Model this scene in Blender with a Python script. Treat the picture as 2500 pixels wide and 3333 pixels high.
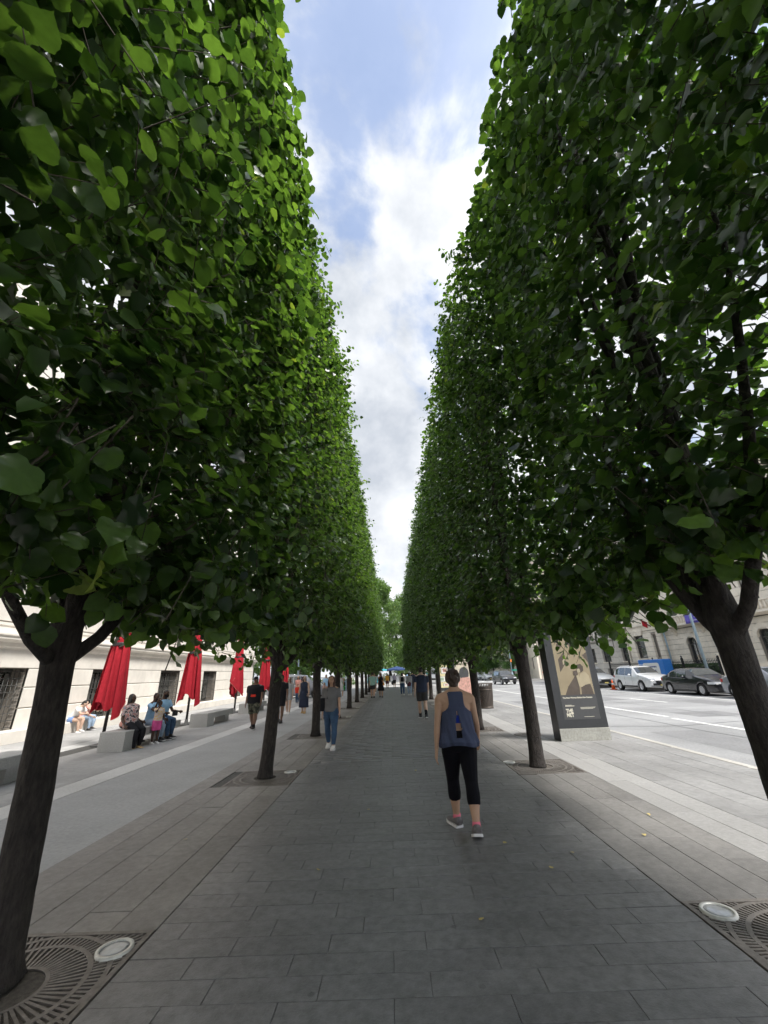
import bpy, bmesh, math, random
import numpy as np
from mathutils import Vector, Matrix, noise

# ------------------------------------------------------------------ camera, world, sun, exposure
for o in list(bpy.data.objects): bpy.data.objects.remove(o)
scene = bpy.context.scene
COL = scene.collection
R = math.radians
CAM_H = 1.6
def camera_basis(pitch, yaw, roll):
    cy, sy = math.cos(yaw), math.sin(yaw)
    f = np.array([sy*math.cos(pitch), cy*math.cos(pitch), math.sin(pitch)])
    r0 = np.array([cy, -sy, 0.0]); u0 = np.cross(r0, f)
    r = r0*math.cos(roll) - u0*math.sin(roll); u = r0*math.sin(roll) + u0*math.cos(roll)
    return r, u, f
CR, CU, CF = camera_basis(0.38990655, -0.00349066, 0.03665191)
cam_data = bpy.data.cameras.new('camera'); cam = bpy.data.objects.new('camera', cam_data); COL.objects.link(cam)
cam_data.sensor_fit = 'VERTICAL'; cam_data.sensor_height = 36.0; cam_data.lens = 1285/3333*36.0
cam_data.clip_start = 0.05; cam_data.clip_end = 3000
M = Matrix(((CR[0], CU[0], -CF[0], 0), (CR[1], CU[1], -CF[1], 0), (CR[2], CU[2], -CF[2], CAM_H), (0, 0, 0, 1)))
cam.matrix_world = M
scene.camera = cam
scene.render.resolution_x, scene.render.resolution_y = 768, 1024

SUN_EL, SUN_AZ = 56.0, 128.0          # azimuth clockwise from +Y (the walkway's direction)
sun_data = bpy.data.lights.new('sun', 'SUN'); sun = bpy.data.objects.new('sun', sun_data); COL.objects.link(sun)
sun_data.energy = 2.1; sun_data.angle = R(14); sun_data.color = (1.0, 0.965, 0.91)
sdir = Vector((math.sin(R(SUN_AZ))*math.cos(R(SUN_EL)), math.cos(R(SUN_AZ))*math.cos(R(SUN_EL)), math.sin(R(SUN_EL))))
sun.rotation_euler = sdir.to_track_quat('Z', 'Y').to_euler()

world = bpy.data.worlds.new('World'); scene.world = world; world.use_nodes = True
def build_world():
    nt = world.node_tree; N = nt.nodes; L = nt.links; N.clear()
    out = N.new('ShaderNodeOutputWorld')
    sky = N.new('ShaderNodeTexSky'); sky.sky_type = 'NISHITA'; sky.sun_disc = False
    sky.sun_elevation = R(SUN_EL); sky.sun_rotation = R(SUN_AZ); sky.air_density = 1.0; sky.dust_density = 1.8; sky.ozone_density = 0.7
    bg = N.new('ShaderNodeBackground'); bg.inputs[1].default_value = 0.105; L.new(sky.outputs[0], bg.inputs[0])
    tc = N.new('ShaderNodeTexCoord')
    mp = N.new('ShaderNodeMapping'); mp.inputs['Location'].default_value = (CLOUD_X, CLOUD_Y, CLOUD_Z); mp.inputs['Scale'].default_value = (1.0, 1.0, 1.35); L.new(tc.outputs['Generated'], mp.inputs[0])
    n1 = N.new('ShaderNodeTexNoise'); n1.inputs['Scale'].default_value = 2.3; n1.inputs['Detail'].default_value = 9; n1.inputs['Roughness'].default_value = 0.55; n1.inputs['Distortion'].default_value = 0.25
    L.new(mp.outputs[0], n1.inputs['Vector'])
    rp = N.new('ShaderNodeValToRGB'); rp.color_ramp.elements[0].position = 0.385; rp.color_ramp.elements[1].position = 0.50
    rp.color_ramp.elements[0].color = (0.22, 0.22, 0.22, 1)
    rp.color_ramp.interpolation = 'EASE'; L.new(n1.outputs['Fac'], rp.inputs[0])
    n2 = N.new('ShaderNodeTexNoise'); n2.inputs['Scale'].default_value = 3.4; n2.inputs['Detail'].default_value = 6; n2.inputs['Roughness'].default_value = 0.55
    mp2 = N.new('ShaderNodeMapping'); mp2.inputs['Location'].default_value = (CLOUD_X+3.3, CLOUD_Y-1.17, 2.0); L.new(tc.outputs['Generated'], mp2.inputs[0]); L.new(mp2.outputs[0], n2.inputs['Vector'])
    cr = N.new('ShaderNodeValToRGB'); e = cr.color_ramp.elements; e[0].position = 0.36; e[0].color = (0.45, 0.485, 0.54, 1); e[1].position = 0.70; e[1].color = (1.0, 1.0, 1.0, 1)
    L.new(n2.outputs['Fac'], cr.inputs[0])
    bc = N.new('ShaderNodeBackground'); bc.inputs[1].default_value = 0.50; L.new(cr.outputs[0], bc.inputs[0])
    mix = N.new('ShaderNodeMixShader'); L.new(rp.outputs[0], mix.inputs[0]); L.new(bg.outputs[0], mix.inputs[1]); L.new(bc.outputs[0], mix.inputs[2])
    L.new(mix.outputs[0], out.inputs[0])
CLOUD_X, CLOUD_Y, CLOUD_Z = 4.23, 2.6, 1.0
build_world()
scene.view_settings.view_transform = 'Standard'; scene.view_settings.look = 'None'
scene.view_settings.exposure = 1.52; scene.view_settings.gamma = 1.0; scene.view_settings.use_curve_mapping = False
scene.cycles.use_denoising = True
scene.cycles.max_bounces = 4; scene.cycles.diffuse_bounces = 2; scene.cycles.glossy_bounces = 2; scene.cycles.transmission_bounces = 2; scene.cycles.transparent_max_bounces = 6
scene.cycles.caustics_reflective = False; scene.cycles.caustics_refractive = False
scene.cycles.sample_clamp_indirect = 6.0; scene.cycles.use_adaptive_sampling = True; scene.cycles.adaptive_threshold = 0.022; scene.cycles.adaptive_min_samples = 12

# ------------------------------------------------------------------ helpers
rng = np.random.default_rng(7)
random.seed(7)
WORK = bpy.data.scenes.new('workshop')      # small scene where modifiers are applied; removed at the end
def empty(name, loc=(0, 0, 0), rz=0.0):
    o = bpy.data.objects.new(name, None); COL.objects.link(o); o.location = loc; o.rotation_euler = (0, 0, rz); o.empty_display_size = 0.2
    return o
def tag(o, label=None, cat=None, group=None, kind=None):
    if label: o['label'] = label
    if cat: o['category'] = cat
    if group: o['group'] = group
    if kind: o['kind'] = kind
    return o
def link(name, mesh, parent=None, loc=None, rot=None, scale=None):
    o = bpy.data.objects.new(name, mesh); COL.objects.link(o)
    if parent is not None: o.parent = parent
    if loc is not None: o.location = loc
    if rot is not None: o.rotation_euler = rot
    if scale is not None: o.scale = scale
    return o
def copy_tree(o, parent=None):
    c = o.copy(); COL.objects.link(c); c.parent = parent
    for ch in list(o.children): copy_tree(ch, c)
    return c
class MB:
    """collects shapes; build() links them as one mesh object"""
    def __init__(s): s.v = []; s.f = []; s.m = []; s.mi = 0; s.sm = []
    def add(s, verts, faces, smooth=False):
        b = len(s.v); s.v.extend([tuple(map(float, x)) for x in verts])
        for f in faces: s.f.append([b+i for i in f]); s.m.append(s.mi); s.sm.append(smooth)
        return s
    def box(s, x0, x1, y0, y1, z0, z1):
        if x0 > x1: x0, x1 = x1, x0
        if y0 > y1: y0, y1 = y1, y0
        return s.add([(x0,y0,z0),(x1,y0,z0),(x1,y1,z0),(x0,y1,z0),(x0,y0,z1),(x1,y0,z1),(x1,y1,z1),(x0,y1,z1)],
                     [(0,3,2,1),(4,5,6,7),(0,1,5,4),(1,2,6,5),(2,3,7,6),(3,0,4,7)])
    def quad(s, a, b, c, d): return s.add([a, b, c, d], [(0, 1, 2, 3)])
    def bevbox(s, x0, x1, y0, y1, z0, z1, b=0.01):
        """box with its top edges chamfered"""
        v = [(x0,y0,z0),(x1,y0,z0),(x1,y1,z0),(x0,y1,z0),(x0,y0,z1-b),(x1,y0,z1-b),(x1,y1,z1-b),(x0,y1,z1-b),(x0+b,y0+b,z1),(x1-b,y0+b,z1),(x1-b,y1-b,z1),(x0+b,y1-b,z1)]
        return s.add(v, [(0,3,2,1),(0,1,5,4),(1,2,6,5),(2,3,7,6),(3,0,4,7),(4,5,9,8),(5,6,10,9),(6,7,11,10),(7,4,8,11),(8,9,10,11)])
    def tube(s, pts, rad, seg=10, cap=True, smooth=True, flat=1.0, up=None):
        """tube along points; rad a number or list; flat squashes across"""
        pts = [Vector(p) for p in pts]; n = len(pts)
        if not hasattr(rad, '__len__'): rad = [rad]*n
        rings = []; ref = Vector(up) if up is not None else None
        prev = None
        for i, p in enumerate(pts):
            t = (pts[min(i+1, n-1)] - pts[max(i-1, 0)])
            if t.length < 1e-9: t = Vector((0, 0, 1))
            t.normalize()
            if ref is not None: a = ref - t*ref.dot(t)
            elif prev is None:
                a = Vector((1, 0, 0)) if abs(t.x) < 0.8 else Vector((0, 1, 0)); a = a - t*a.dot(t)
            else: a = prev - t*prev.dot(t)
            if a.length < 1e-6: a = t.orthogonal()
            a.normalize(); prev = a; b = t.cross(a)
            r = rad[i]
            rx, ry = (r, r*flat) if not hasattr(r, '__len__') else r
            rings.append([p + a*(math.cos(2*math.pi*k/seg)*rx) + b*(math.sin(2*math.pi*k/seg)*ry) for k in range(seg)])
        v = [q for r in rings for q in r]; f = []
        for i in range(n-1):
            for k in range(seg):
                k2 = (k+1) % seg
                f.append((i*seg+k, i*seg+k2, (i+1)*seg+k2, (i+1)*seg+k))
        if cap:
            f.append(tuple(range(seg-1, -1, -1))); f.append(tuple((n-1)*seg+k for k in range(seg)))
        return s.add(v, f, smooth)
    def lathe(s, prof, c=(0, 0, 0), seg=20, smooth=True, sx=1.0, sy=1.0):
        """profile of (radius, z) turned about z through c"""
        v = []; f = []; n = len(prof)
        for r, z in prof:
            for k in range(seg):
                a = 2*math.pi*k/seg; v.append((c[0]+r*math.cos(a)*sx, c[1]+r*math.sin(a)*sy, c[2]+z))
        for i in range(n-1):
            for k in range(seg):
                k2 = (k+1) % seg; f.append((i*seg+k, i*seg+k2, (i+1)*seg+k2, (i+1)*seg+k))
        f.append(tuple(range(seg-1, -1, -1))); f.append(tuple((n-1)*seg+k for k in range(seg)))
        return s.add(v, f, smooth)
    def loft(s, rings, smooth=True, cap=True):
        n = len(rings); m = len(rings[0]); v = [q for r in rings for q in r]; f = []
        for i in range(n-1):
            for k in range(m):
                k2 = (k+1) % m; f.append((i*m+k, i*m+k2, (i+1)*m+k2, (i+1)*m+k))
        if cap: f.append(tuple(range(m-1, -1, -1))); f.append(tuple((n-1)*m+k for k in range(m)))
        return s.add(v, f, smooth)
    def prism(s, poly, axis, a, b):
        """polygon (2D) extruded along axis from a to b. axis 'x': poly=(y,z); 'y': poly=(x,z); 'z': poly=(x,y)"""
        def P(p, t): return {'x': (t, p[0], p[1]), 'y': (p[0], t, p[1]), 'z': (p[0], p[1], t)}[axis]
        n = len(poly); v = [P(p, a) for p in poly] + [P(p, b) for p in poly]
        f = [tuple(range(n-1, -1, -1)), tuple(range(n, 2*n))] + [(k, (k+1) % n, n+(k+1) % n, n+k) for k in range(n)]
        return s.add(v, f)
    def mesh(s, name, mats):
        me = bpy.data.meshes.new(name); me.from_pydata(s.v, [], s.f)
        if not isinstance(mats, (list, tuple)): mats = [mats]
        for m in mats: me.materials.append(m)
        me.polygons.foreach_set('material_index', s.m); me.polygons.foreach_set('use_smooth', s.sm)
        bm = bmesh.new(); bm.from_mesh(me); bmesh.ops.recalc_face_normals(bm, faces=bm.faces[:]); bm.to_mesh(me); bm.free()
        me.update(); return me
    def build(s, name, mats, parent=None, **k): return link(name, s.mesh(name, mats), parent, **k)
def arrays_mesh(name, verts, tris, mat, face_attr=None, smooth=False, attr2=None):
    me = bpy.data.meshes.new(name); nv = len(verts); nf = len(tris); k = tris.shape[1]
    me.vertices.add(nv); me.vertices.foreach_set('co', np.ascontiguousarray(verts, dtype=np.float32).ravel())
    me.loops.add(nf*k); me.loops.foreach_set('vertex_index', np.ascontiguousarray(tris, dtype=np.int32).ravel())
    me.polygons.add(nf); me.polygons.foreach_set('loop_start', np.arange(0, nf*k, k, dtype=np.int32)); me.polygons.foreach_set('loop_total', np.full(nf, k, dtype=np.int32))
    if smooth: me.polygons.foreach_set('use_smooth', np.ones(nf, dtype=bool))
    if face_attr is not None:
        a = me.attributes.new('rnd', 'FLOAT', 'FACE'); a.data.foreach_set('value', np.ascontiguousarray(face_attr, dtype=np.float32))
    me.materials.append(mat); me.update(calc_edges=True); me.validate(); return me

# ------------------------------------------------------------------ materials
MATS = {}
def nodes_of(name):
    m = bpy.data.materials.new(name); m.use_nodes = True; nt = m.node_tree; return m, nt, nt.nodes, nt.links, nt.nodes['Principled BSDF']
def mat(name, col, rough=0.6, metal=0.0, spec=0.5, var=0.0, scale=8.0, bump=0.0, bscale=40.0, detail=5, rndvar=0.0, coat=0.0, stretch=(1, 1, 1), alpha=None, emit=None, bdist=0.01, objtex=True, stain=0.0, stain_scale=0.7, stain_col=None, spots=0.0):
    """one procedural material: noise in colour, optional random tone per piece, noise bump"""
    if name in MATS: return MATS[name]
    m, nt, N, L, P = nodes_of(name)
    P.inputs['Roughness'].default_value = rough; P.inputs['Metallic'].default_value = metal; P.inputs['Specular IOR Level'].default_value = spec
    if coat: P.inputs['Coat Weight'].default_value = coat; P.inputs['Coat Roughness'].default_value = 0.05
    tc = N.new('ShaderNodeTexCoord'); mp = N.new('ShaderNodeMapping'); mp.inputs['Scale'].default_value = stretch
    L.new(tc.outputs['Object'], mp.inputs[0])
    vec = mp.outputs[0]
    if rndvar:      # pieces of one mesh differ too
        oi = N.new('ShaderNodeObjectInfo'); at = N.new('ShaderNodeAttribute'); at.attribute_name = 'rnd'
        sm = N.new('ShaderNodeMath'); sm.operation = 'ADD'; L.new(oi.outputs['Random'], sm.inputs[0]); L.new(at.outputs['Fac'], sm.inputs[1])
        fr = N.new('ShaderNodeMath'); fr.operation = 'FRACT'; L.new(sm.outputs[0], fr.inputs[0]); rnd = fr.outputs[0]
        va = N.new('ShaderNodeVectorMath'); va.operation = 'MULTIPLY_ADD'; va.inputs[1].default_value = (13.7, 7.3, 5.1)
        cb = N.new('ShaderNodeCombineXYZ'); [L.new(rnd, cb.inputs[i]) for i in range(3)]; L.new(cb.outputs[0], va.inputs[0]); L.new(mp.outputs[0], va.inputs[2]); vec = va.outputs[0]
    base = N.new('ShaderNodeRGB'); base.outputs[0].default_value = (*col, 1); cur = base.outputs[0]
    def scaled(cur, fac, amount):
        mr = N.new('ShaderNodeMapRange'); mr.inputs['To Min'].default_value = 1-amount; mr.inputs['To Max'].default_value = 1+amount; L.new(fac, mr.inputs['Value'])
        mu = N.new('ShaderNodeMix'); mu.data_type = 'RGBA'; mu.blend_type = 'MULTIPLY'; mu.inputs[0].default_value = 1.0
        L.new(cur, mu.inputs[6]); L.new(mr.outputs[0], mu.inputs[7]); return mu.outputs[2], mr
    if var:
        nz = N.new('ShaderNodeTexNoise'); nz.inputs['Scale'].default_value = scale; nz.inputs['Detail'].default_value = detail; nz.inputs['Roughness'].default_value = 0.65; L.new(vec, nz.inputs['Vector'])
        cur, mr = scaled(cur, nz.outputs['Fac'], var*2); mr.inputs['From Min'].default_value = 0.2; mr.inputs['From Max'].default_value = 0.8
    if stain:
        nz = N.new('ShaderNodeTexNoise'); nz.inputs['Scale'].default_value = stain_scale; nz.inputs['Detail'].default_value = 6; nz.inputs['Roughness'].default_value = 0.6
        ge = N.new('ShaderNodeNewGeometry'); L.new(ge.outputs['Position'], nz.inputs['Vector'])
        if stain_col:
            rp = N.new('ShaderNodeMapRange'); rp.inputs['From Min'].default_value = 0.5; rp.inputs['From Max'].default_value = 0.72; rp.inputs['To Max'].default_value = stain; L.new(nz.outputs['Fac'], rp.inputs['Value'])
            mu = N.new('ShaderNodeMix'); mu.data_type = 'RGBA'; L.new(rp.outputs[0], mu.inputs[0]); L.new(cur, mu.inputs[6]); mu.inputs[7].default_value = (*stain_col, 1); cur = mu.outputs[2]
        else:
            cur, mr = scaled(cur, nz.outputs['Fac'], stain); mr.inputs['From Min'].default_value = 0.3; mr.inputs['From Max'].default_value = 0.7
    if rndvar: cur, _ = scaled(cur, rnd, rndvar)
    if spots:       # trodden-in gum and grit
        ge2 = N.new('ShaderNodeNewGeometry'); vo = N.new('ShaderNodeTexVoronoi'); vo.inputs['Scale'].default_value = 3.1; L.new(ge2.outputs['Position'], vo.inputs['Vector'])
        sp = N.new('ShaderNodeMapRange'); sp.inputs['From Min'].default_value = 0.045; sp.inputs['From Max'].default_value = 0.075; sp.inputs['To Min'].default_value = 1-spots; sp.inputs['To Max'].default_value = 1.0; L.new(vo.outputs['Distance'], sp.inputs['Value'])
        mu2 = N.new('ShaderNodeMix'); mu2.data_type = 'RGBA'; mu2.blend_type = 'MULTIPLY'; mu2.inputs[0].default_value = 1.0; L.new(cur, mu2.inputs[6]); L.new(sp.outputs[0], mu2.inputs[7]); cur = mu2.outputs[2]
    L.new(cur, P.inputs['Base Color'])
    if bump:
        nb = N.new('ShaderNodeTexNoise'); nb.inputs['Scale'].default_value = bscale; nb.inputs['Detail'].default_value = 6; nb.inputs['Roughness'].default_value = 0.6; L.new(vec, nb.inputs['Vector'])
        bp = N.new('ShaderNodeBump'); bp.inputs['Strength'].default_value = min(1.0, bump); bp.inputs['Distance'].default_value = bdist; L.new(nb.outputs['Fac'], bp.inputs['Height']); L.new(bp.outputs[0], P.inputs['Normal'])
    if alpha is not None: P.inputs['Alpha'].default_value = alpha
    if emit: P.inputs['Emission Color'].default_value = (*emit[0], 1); P.inputs['Emission Strength'].default_value = emit[1]
    MATS[name] = m; return m
def glass_mat(name, col=(0.02, 0.025, 0.03), rough=0.06):
    if name in MATS: return MATS[name]
    m, nt, N, L, P = nodes_of(name)
    P.inputs['Base Color'].default_value = (*col, 1); P.inputs['Roughness'].default_value = rough; P.inputs['Specular IOR Level'].default_value = 0.9; P.inputs['Coat Weight'].default_value = 0.6
    MATS[name] = m; return m
def leaf_mat(name, c1, c2, trans, gloss=0.45, tw=0.42):
    m, nt, N, L, P = nodes_of(name)
    oi = N.new('ShaderNodeObjectInfo'); at = N.new('ShaderNodeAttribute'); at.attribute_name = 'rnd'
    sm = N.new('ShaderNodeMath'); sm.operation = 'ADD'; L.new(oi.outputs['Random'], sm.inputs[0]); L.new(at.outputs['Fac'], sm.inputs[1])
    fr = N.new('ShaderNodeMath'); fr.operation = 'FRACT'; L.new(sm.outputs[0], fr.inputs[0])
    rp = N.new('ShaderNodeValToRGB'); e = rp.color_ramp.elements; e[0].color = (*c1, 1); e[1].color = (*c2, 1); e[1].position = 0.985
    y = rp.color_ramp.elements.new(0.9985); y.color = (c2[0]*2.0, c2[1]*1.4, c2[2]*1.2, 1); L.new(fr.outputs[0], rp.inputs[0])
    ge = N.new('ShaderNodeNewGeometry')
    nz = N.new('ShaderNodeTexNoise'); nz.inputs['Scale'].default_value = 26; nz.inputs['Detail'].default_value = 3; L.new(ge.outputs['Position'], nz.inputs['Vector'])
    mr = N.new('ShaderNodeMapRange'); mr.inputs['To Min'].default_value = 0.72; mr.inputs['To Max'].default_value = 1.3; L.new(nz.outputs['Fac'], mr.inputs['Value'])
    mu = N.new('ShaderNodeMix'); mu.data_type = 'RGBA'; mu.blend_type = 'MULTIPLY'; mu.inputs[0].default_value = 1; L.new(rp.outputs[0], mu.inputs[6]); L.new(mr.outputs[0], mu.inputs[7])
    L.new(mu.outputs[2], P.inputs['Base Color']); P.inputs['Roughness'].default_value = gloss; P.inputs['Specular IOR Level'].default_value = 0.5
    tr = N.new('ShaderNodeBsdfTranslucent'); mt = N.new('ShaderNodeMix'); mt.data_type = 'RGBA'; mt.blend_type = 'MULTIPLY'; mt.inputs[0].default_value = 1; L.new(mu.outputs[2], mt.inputs[6]); mt.inputs[7].default_value = (*trans, 1)
    L.new(mt.outputs[2], tr.inputs['Color'])
    mix = N.new('ShaderNodeMixShader'); mix.inputs[0].default_value = tw; L.new(P.outputs[0], mix.inputs[1]); L.new(tr.outputs[0], mix.inputs[2])
    L.new(mix.outputs[0], N['Material Output'].inputs[0]); return m
# ------------------------------------------------------------------ ground, street, pavements
M_GROUND = mat('ground_asphalt', (0.20, 0.20, 0.20), 0.9, var=0.1, scale=0.4)
M_STREET = mat('street_asphalt', (0.275, 0.277, 0.28), 0.8, var=0.14, scale=22.0, stain=0.26, stain_scale=0.30, bump=0.25, bscale=90)
M_PAVER = mat('walk_paver', (0.170, 0.169, 0.168), 0.44, var=0.20, scale=14.0, rndvar=0.07, stain=0.13, stain_scale=1.4, spots=0.35, bump=0.35, bscale=70)
M_JOINT = mat('joint_sand', (0.10, 0.098, 0.093), 0.95, var=0.2, scale=30)
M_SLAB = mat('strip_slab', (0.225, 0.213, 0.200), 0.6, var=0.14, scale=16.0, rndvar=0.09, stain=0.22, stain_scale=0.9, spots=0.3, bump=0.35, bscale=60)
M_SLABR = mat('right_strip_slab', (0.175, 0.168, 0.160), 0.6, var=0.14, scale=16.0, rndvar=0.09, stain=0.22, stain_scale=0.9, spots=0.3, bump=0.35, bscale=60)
M_PALE = mat('pale_granite', (0.285, 0.28, 0.272), 0.7, var=0.10, scale=30.0, rndvar=0.07, stain=0.10, bump=0.2, bscale=60)
M_BAND = mat('white_granite_band', (0.58, 0.575, 0.56), 0.7, var=0.10, scale=30.0, rndvar=0.08, stain=0.10, bump=0.2, bscale=60)
M_PLAZA = mat('plaza_stone', (0.37, 0.366, 0.358), 0.75, var=0.10, scale=9.0, rndvar=0.06, stain=0.18, stain_scale=0.5, bump=0.2, bscale=60)
M_DRIVE = mat('plaza_smooth', (0.37, 0.37, 0.37), 0.8, var=0.10, scale=20.0, stain=0.16, stain_scale=0.5, bump=0.2, bscale=70)
M_KERB = mat('kerb_stone', (0.42, 0.40, 0.37), 0.8, var=0.12, scale=12, stain=0.15)
M_WHITE = mat('road_paint', (0.72, 0.72, 0.70), 0.7, var=0.12, scale=18, stain=0.18, stain_scale=2.0)
M_SIDEWALK = mat('concrete_sidewalk', (0.36, 0.35, 0.335), 0.85, var=0.10, scale=6, stain=0.14)

ground = MB().quad((-900, -600, -0.20), (900, -600, -0.20), (900, 2200, -0.20), (-900, 2200, -0.20)).build('ground', M_GROUND); tag(ground, kind='structure')
KX = 5.75                      # kerb line, street beyond it
street = MB().quad((KX+0.15, -40, -0.13), (19.6, -40, -0.13), (19.6, 420, -0.13), (KX+0.15, 420, -0.13)).build('street', M_STREET); tag(street, kind='structure')
CROSS_Y = 57.5
mb = MB(); mb.quad((-60, CROSS_Y, -0.015), (KX+0.15, CROSS_Y, -0.015), (KX+0.15, CROSS_Y+9, -0.015), (-60, CROSS_Y+9, -0.015))
cross = mb.build('cross_street', M_SIDEWALK); tag(cross, kind='structure')
beyond = MB().quad((-80, CROSS_Y+9, -0.012), (KX+0.15, CROSS_Y+9, -0.012), (KX+0.15, 300, -0.012), (-80, 300, -0.012)).build('park_pavement', M_SIDEWALK); tag(beyond, kind='structure')
# paint, children of the street
def stripe(x0, x1, y0, y1, name='lane_line'):
    b = MB(); b.quad((x0, y0, -0.126), (x1, y0, -0.126), (x1, y1, -0.126), (x0, y1, -0.126)); b.build(name, M_WHITE, street)
stripe(9.50, 9.66, 2.0, 15.4); stripe(9.66, 9.82, 15.9, 60.0)
for y in (-2, 10.0, 21.6, 31.0, 43.0): stripe(13.32, 13.46, y, y+3.2)
stripe(16.42, 16.56, -10.0, 54.0, 'parking_line')
for k in range(9): stripe(6.6+k*1.45, 7.2+k*1.45, 57.5, 60.8, 'crosswalk_bar')
for k in range(9): stripe(6.6+k*1.45, 7.2+k*1.45, 72.5, 75.5, 'crosswalk_bar')
M_PATCH = mat('asphalt_patch', (0.20, 0.201, 0.205), 0.85, var=0.12, scale=18, stain=0.15); M_SEAM = mat('tar_seam', (0.12, 0.12, 0.122), 0.7, var=0.2)
for (x0, x1, y0, y1) in ((7.1, 8.4, 9.0, 12.6), (10.6, 12.4, 15.5, 17.2), (11.2, 12.9, 24, 31), (6.9, 7.9, 17.5, 26), (14.2, 15.6, 19, 22.4)):
    MB().quad((x0, y0, -0.128), (x1, y0, -0.128), (x1, y1, -0.128), (x0, y1, -0.128)).build('asphalt_patch', M_PATCH, street)
for (x, y0, y1, w) in ((8.55, -5, 56, .03), (11.6, -5, 56, .025), (15.1, 8, 56, .03)):
    p = [(x+.05*math.sin(i*1.7)+.03*math.sin(i*.6), y0+(y1-y0)*i/60) for i in range(61)]
    MB().add([(q[0]+s_*w, q[1], -0.1245) for q in p for s_ in (-.5, .5)], [(2*i, 2*i+1, 2*i+3, 2*i+2) for i in range(60)]).build('tar_seam', M_SEAM, street)
for y in (6.5, 13.8, 22.7, 34.0): MB().add([(5.95+13.4*i/20, y+.25*math.sin(i*.9+y)+s_*.02, -0.1242) for i in range(21) for s_ in (-1, 1)], [(2*i, 2*i+1, 2*i+3, 2*i+2) for i in range(20)]).build('tar_seam', M_SEAM, street)
kerb = MB()
for i in range(-4, 31):
    kerb.bevbox(KX-0.02, KX+0.15, i*1.9+0.004, (i+1)*1.9-0.004, -0.14, 0.004+0.002*((i*7) % 3), 0.02)
kb = kerb.build('kerb', M_KERB); tag(kb, kind='structure')
far_side = MB().box(19.6, 60, -40, 55, -0.16, 0.0).box(19.6, 60, 73, 420, -0.16, 0.0).build('far_sidewalk', M_SIDEWALK); tag(far_side, kind='structure')
far_kerb = MB().box(19.45, 19.60, -40, 54.9, -0.16, 0.012).box(19.45, 19.60, 73.1, 420, -0.16, 0.012).build('far_kerb', M_KERB); tag(far_kerb, kind='structure')

def piece_field(base, name, pieces, matl, limit=300, bev=0.0018, depth=0.03, gap=0.0017, jit=0.0012):
    """pieces: (x0,x1,y0,y1); the `limit` nearest become objects, the rest one joined part"""
    pieces = sorted(pieces, key=lambda q: (0.5*(q[0]+q[1]))**2 + (max(q[2], 0.5))**2)
    cache = {}
    for q in pieces[:limit]:
        w, d = q[1]-q[0]-2*gap, q[3]-q[2]-2*gap
        key = (round(w, 3), round(d, 3))
        if key not in cache: cache[key] = MB().bevbox(-w/2, w/2, -d/2, d/2, -depth, 0.0, bev).mesh(name, matl)
        link(name, cache[key], base, loc=((q[0]+q[1])/2, (q[2]+q[3])/2, random.uniform(-jit, jit)), rot=(random.uniform(-.0016, .0016), random.uniform(-.0012, .0012), random.choice((0, 0, math.pi))))
    rest = pieces[limit:]
    if rest:
        V = []; F = []; A = []
        for i, q in enumerate(rest):
            x0, x1, y0, y1 = q[0]+gap, q[1]-gap, q[2]+gap, q[3]-gap; z = random.uniform(-jit, jit); b = bev
            V += [(x0,y0,-depth),(x1,y0,-depth),(x1,y1,-depth),(x0,y1,-depth),(x0,y0,z-b),(x1,y0,z-b),(x1,y1,z-b),(x0,y1,z-b),(x0+b,y0+b,z),(x1-b,y0+b,z),(x1-b,y1-b,z),(x0+b,y1-b,z)]
            o = i*12
            F += [[o+a for a in f] for f in ((0,1,5,4),(1,2,6,5),(2,3,7,6),(3,0,4,7),(4,5,9,8),(5,6,10,9),(6,7,11,10),(7,4,8,11),(8,9,10,11))]; A += [random.random()]*9
        o = link(name+'_field', arrays_mesh(name+'_field', np.array(V), np.array(F), matl, A), base); tag(o, kind='stuff')
# the dark walkway: running slabs laid across it
WX0, WX1, WY0, WY1 = -1.71, 2.03, 0.4, CROSS_Y
walk = MB().quad((WX0, -8, -0.012), (WX1, -8, -0.012), (WX1, WY1, -0.012), (WX0, WY1, -0.012)).build('walkway', M_JOINT); tag(walk, kind='structure')
pcs = []; y = WY0; r = 0; last = 0
while y < WY1:
    y1 = min(y+0.195, WY1); off = (random.choice([k for k in (0, 1, 2) if k != last])); last = off
    x = WX0 - 0.2075*off - 0.0; first = True
    while x < WX1-0.02:
        x1 = x+0.6225; a, b = max(x, WX0), min(x1, WX1)
        if b-a > 0.03: pcs.append((a, b, y, y1))
        x = x1
    y = y1; r += 1
piece_field(walk, 'paver', pcs, M_PAVER, 300)
near_walk = MB().box(WX0+.003, WX1-.003, -8, WY0-.003, -0.03, 0.0).build('paver', M_PAVER, walk)
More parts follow.
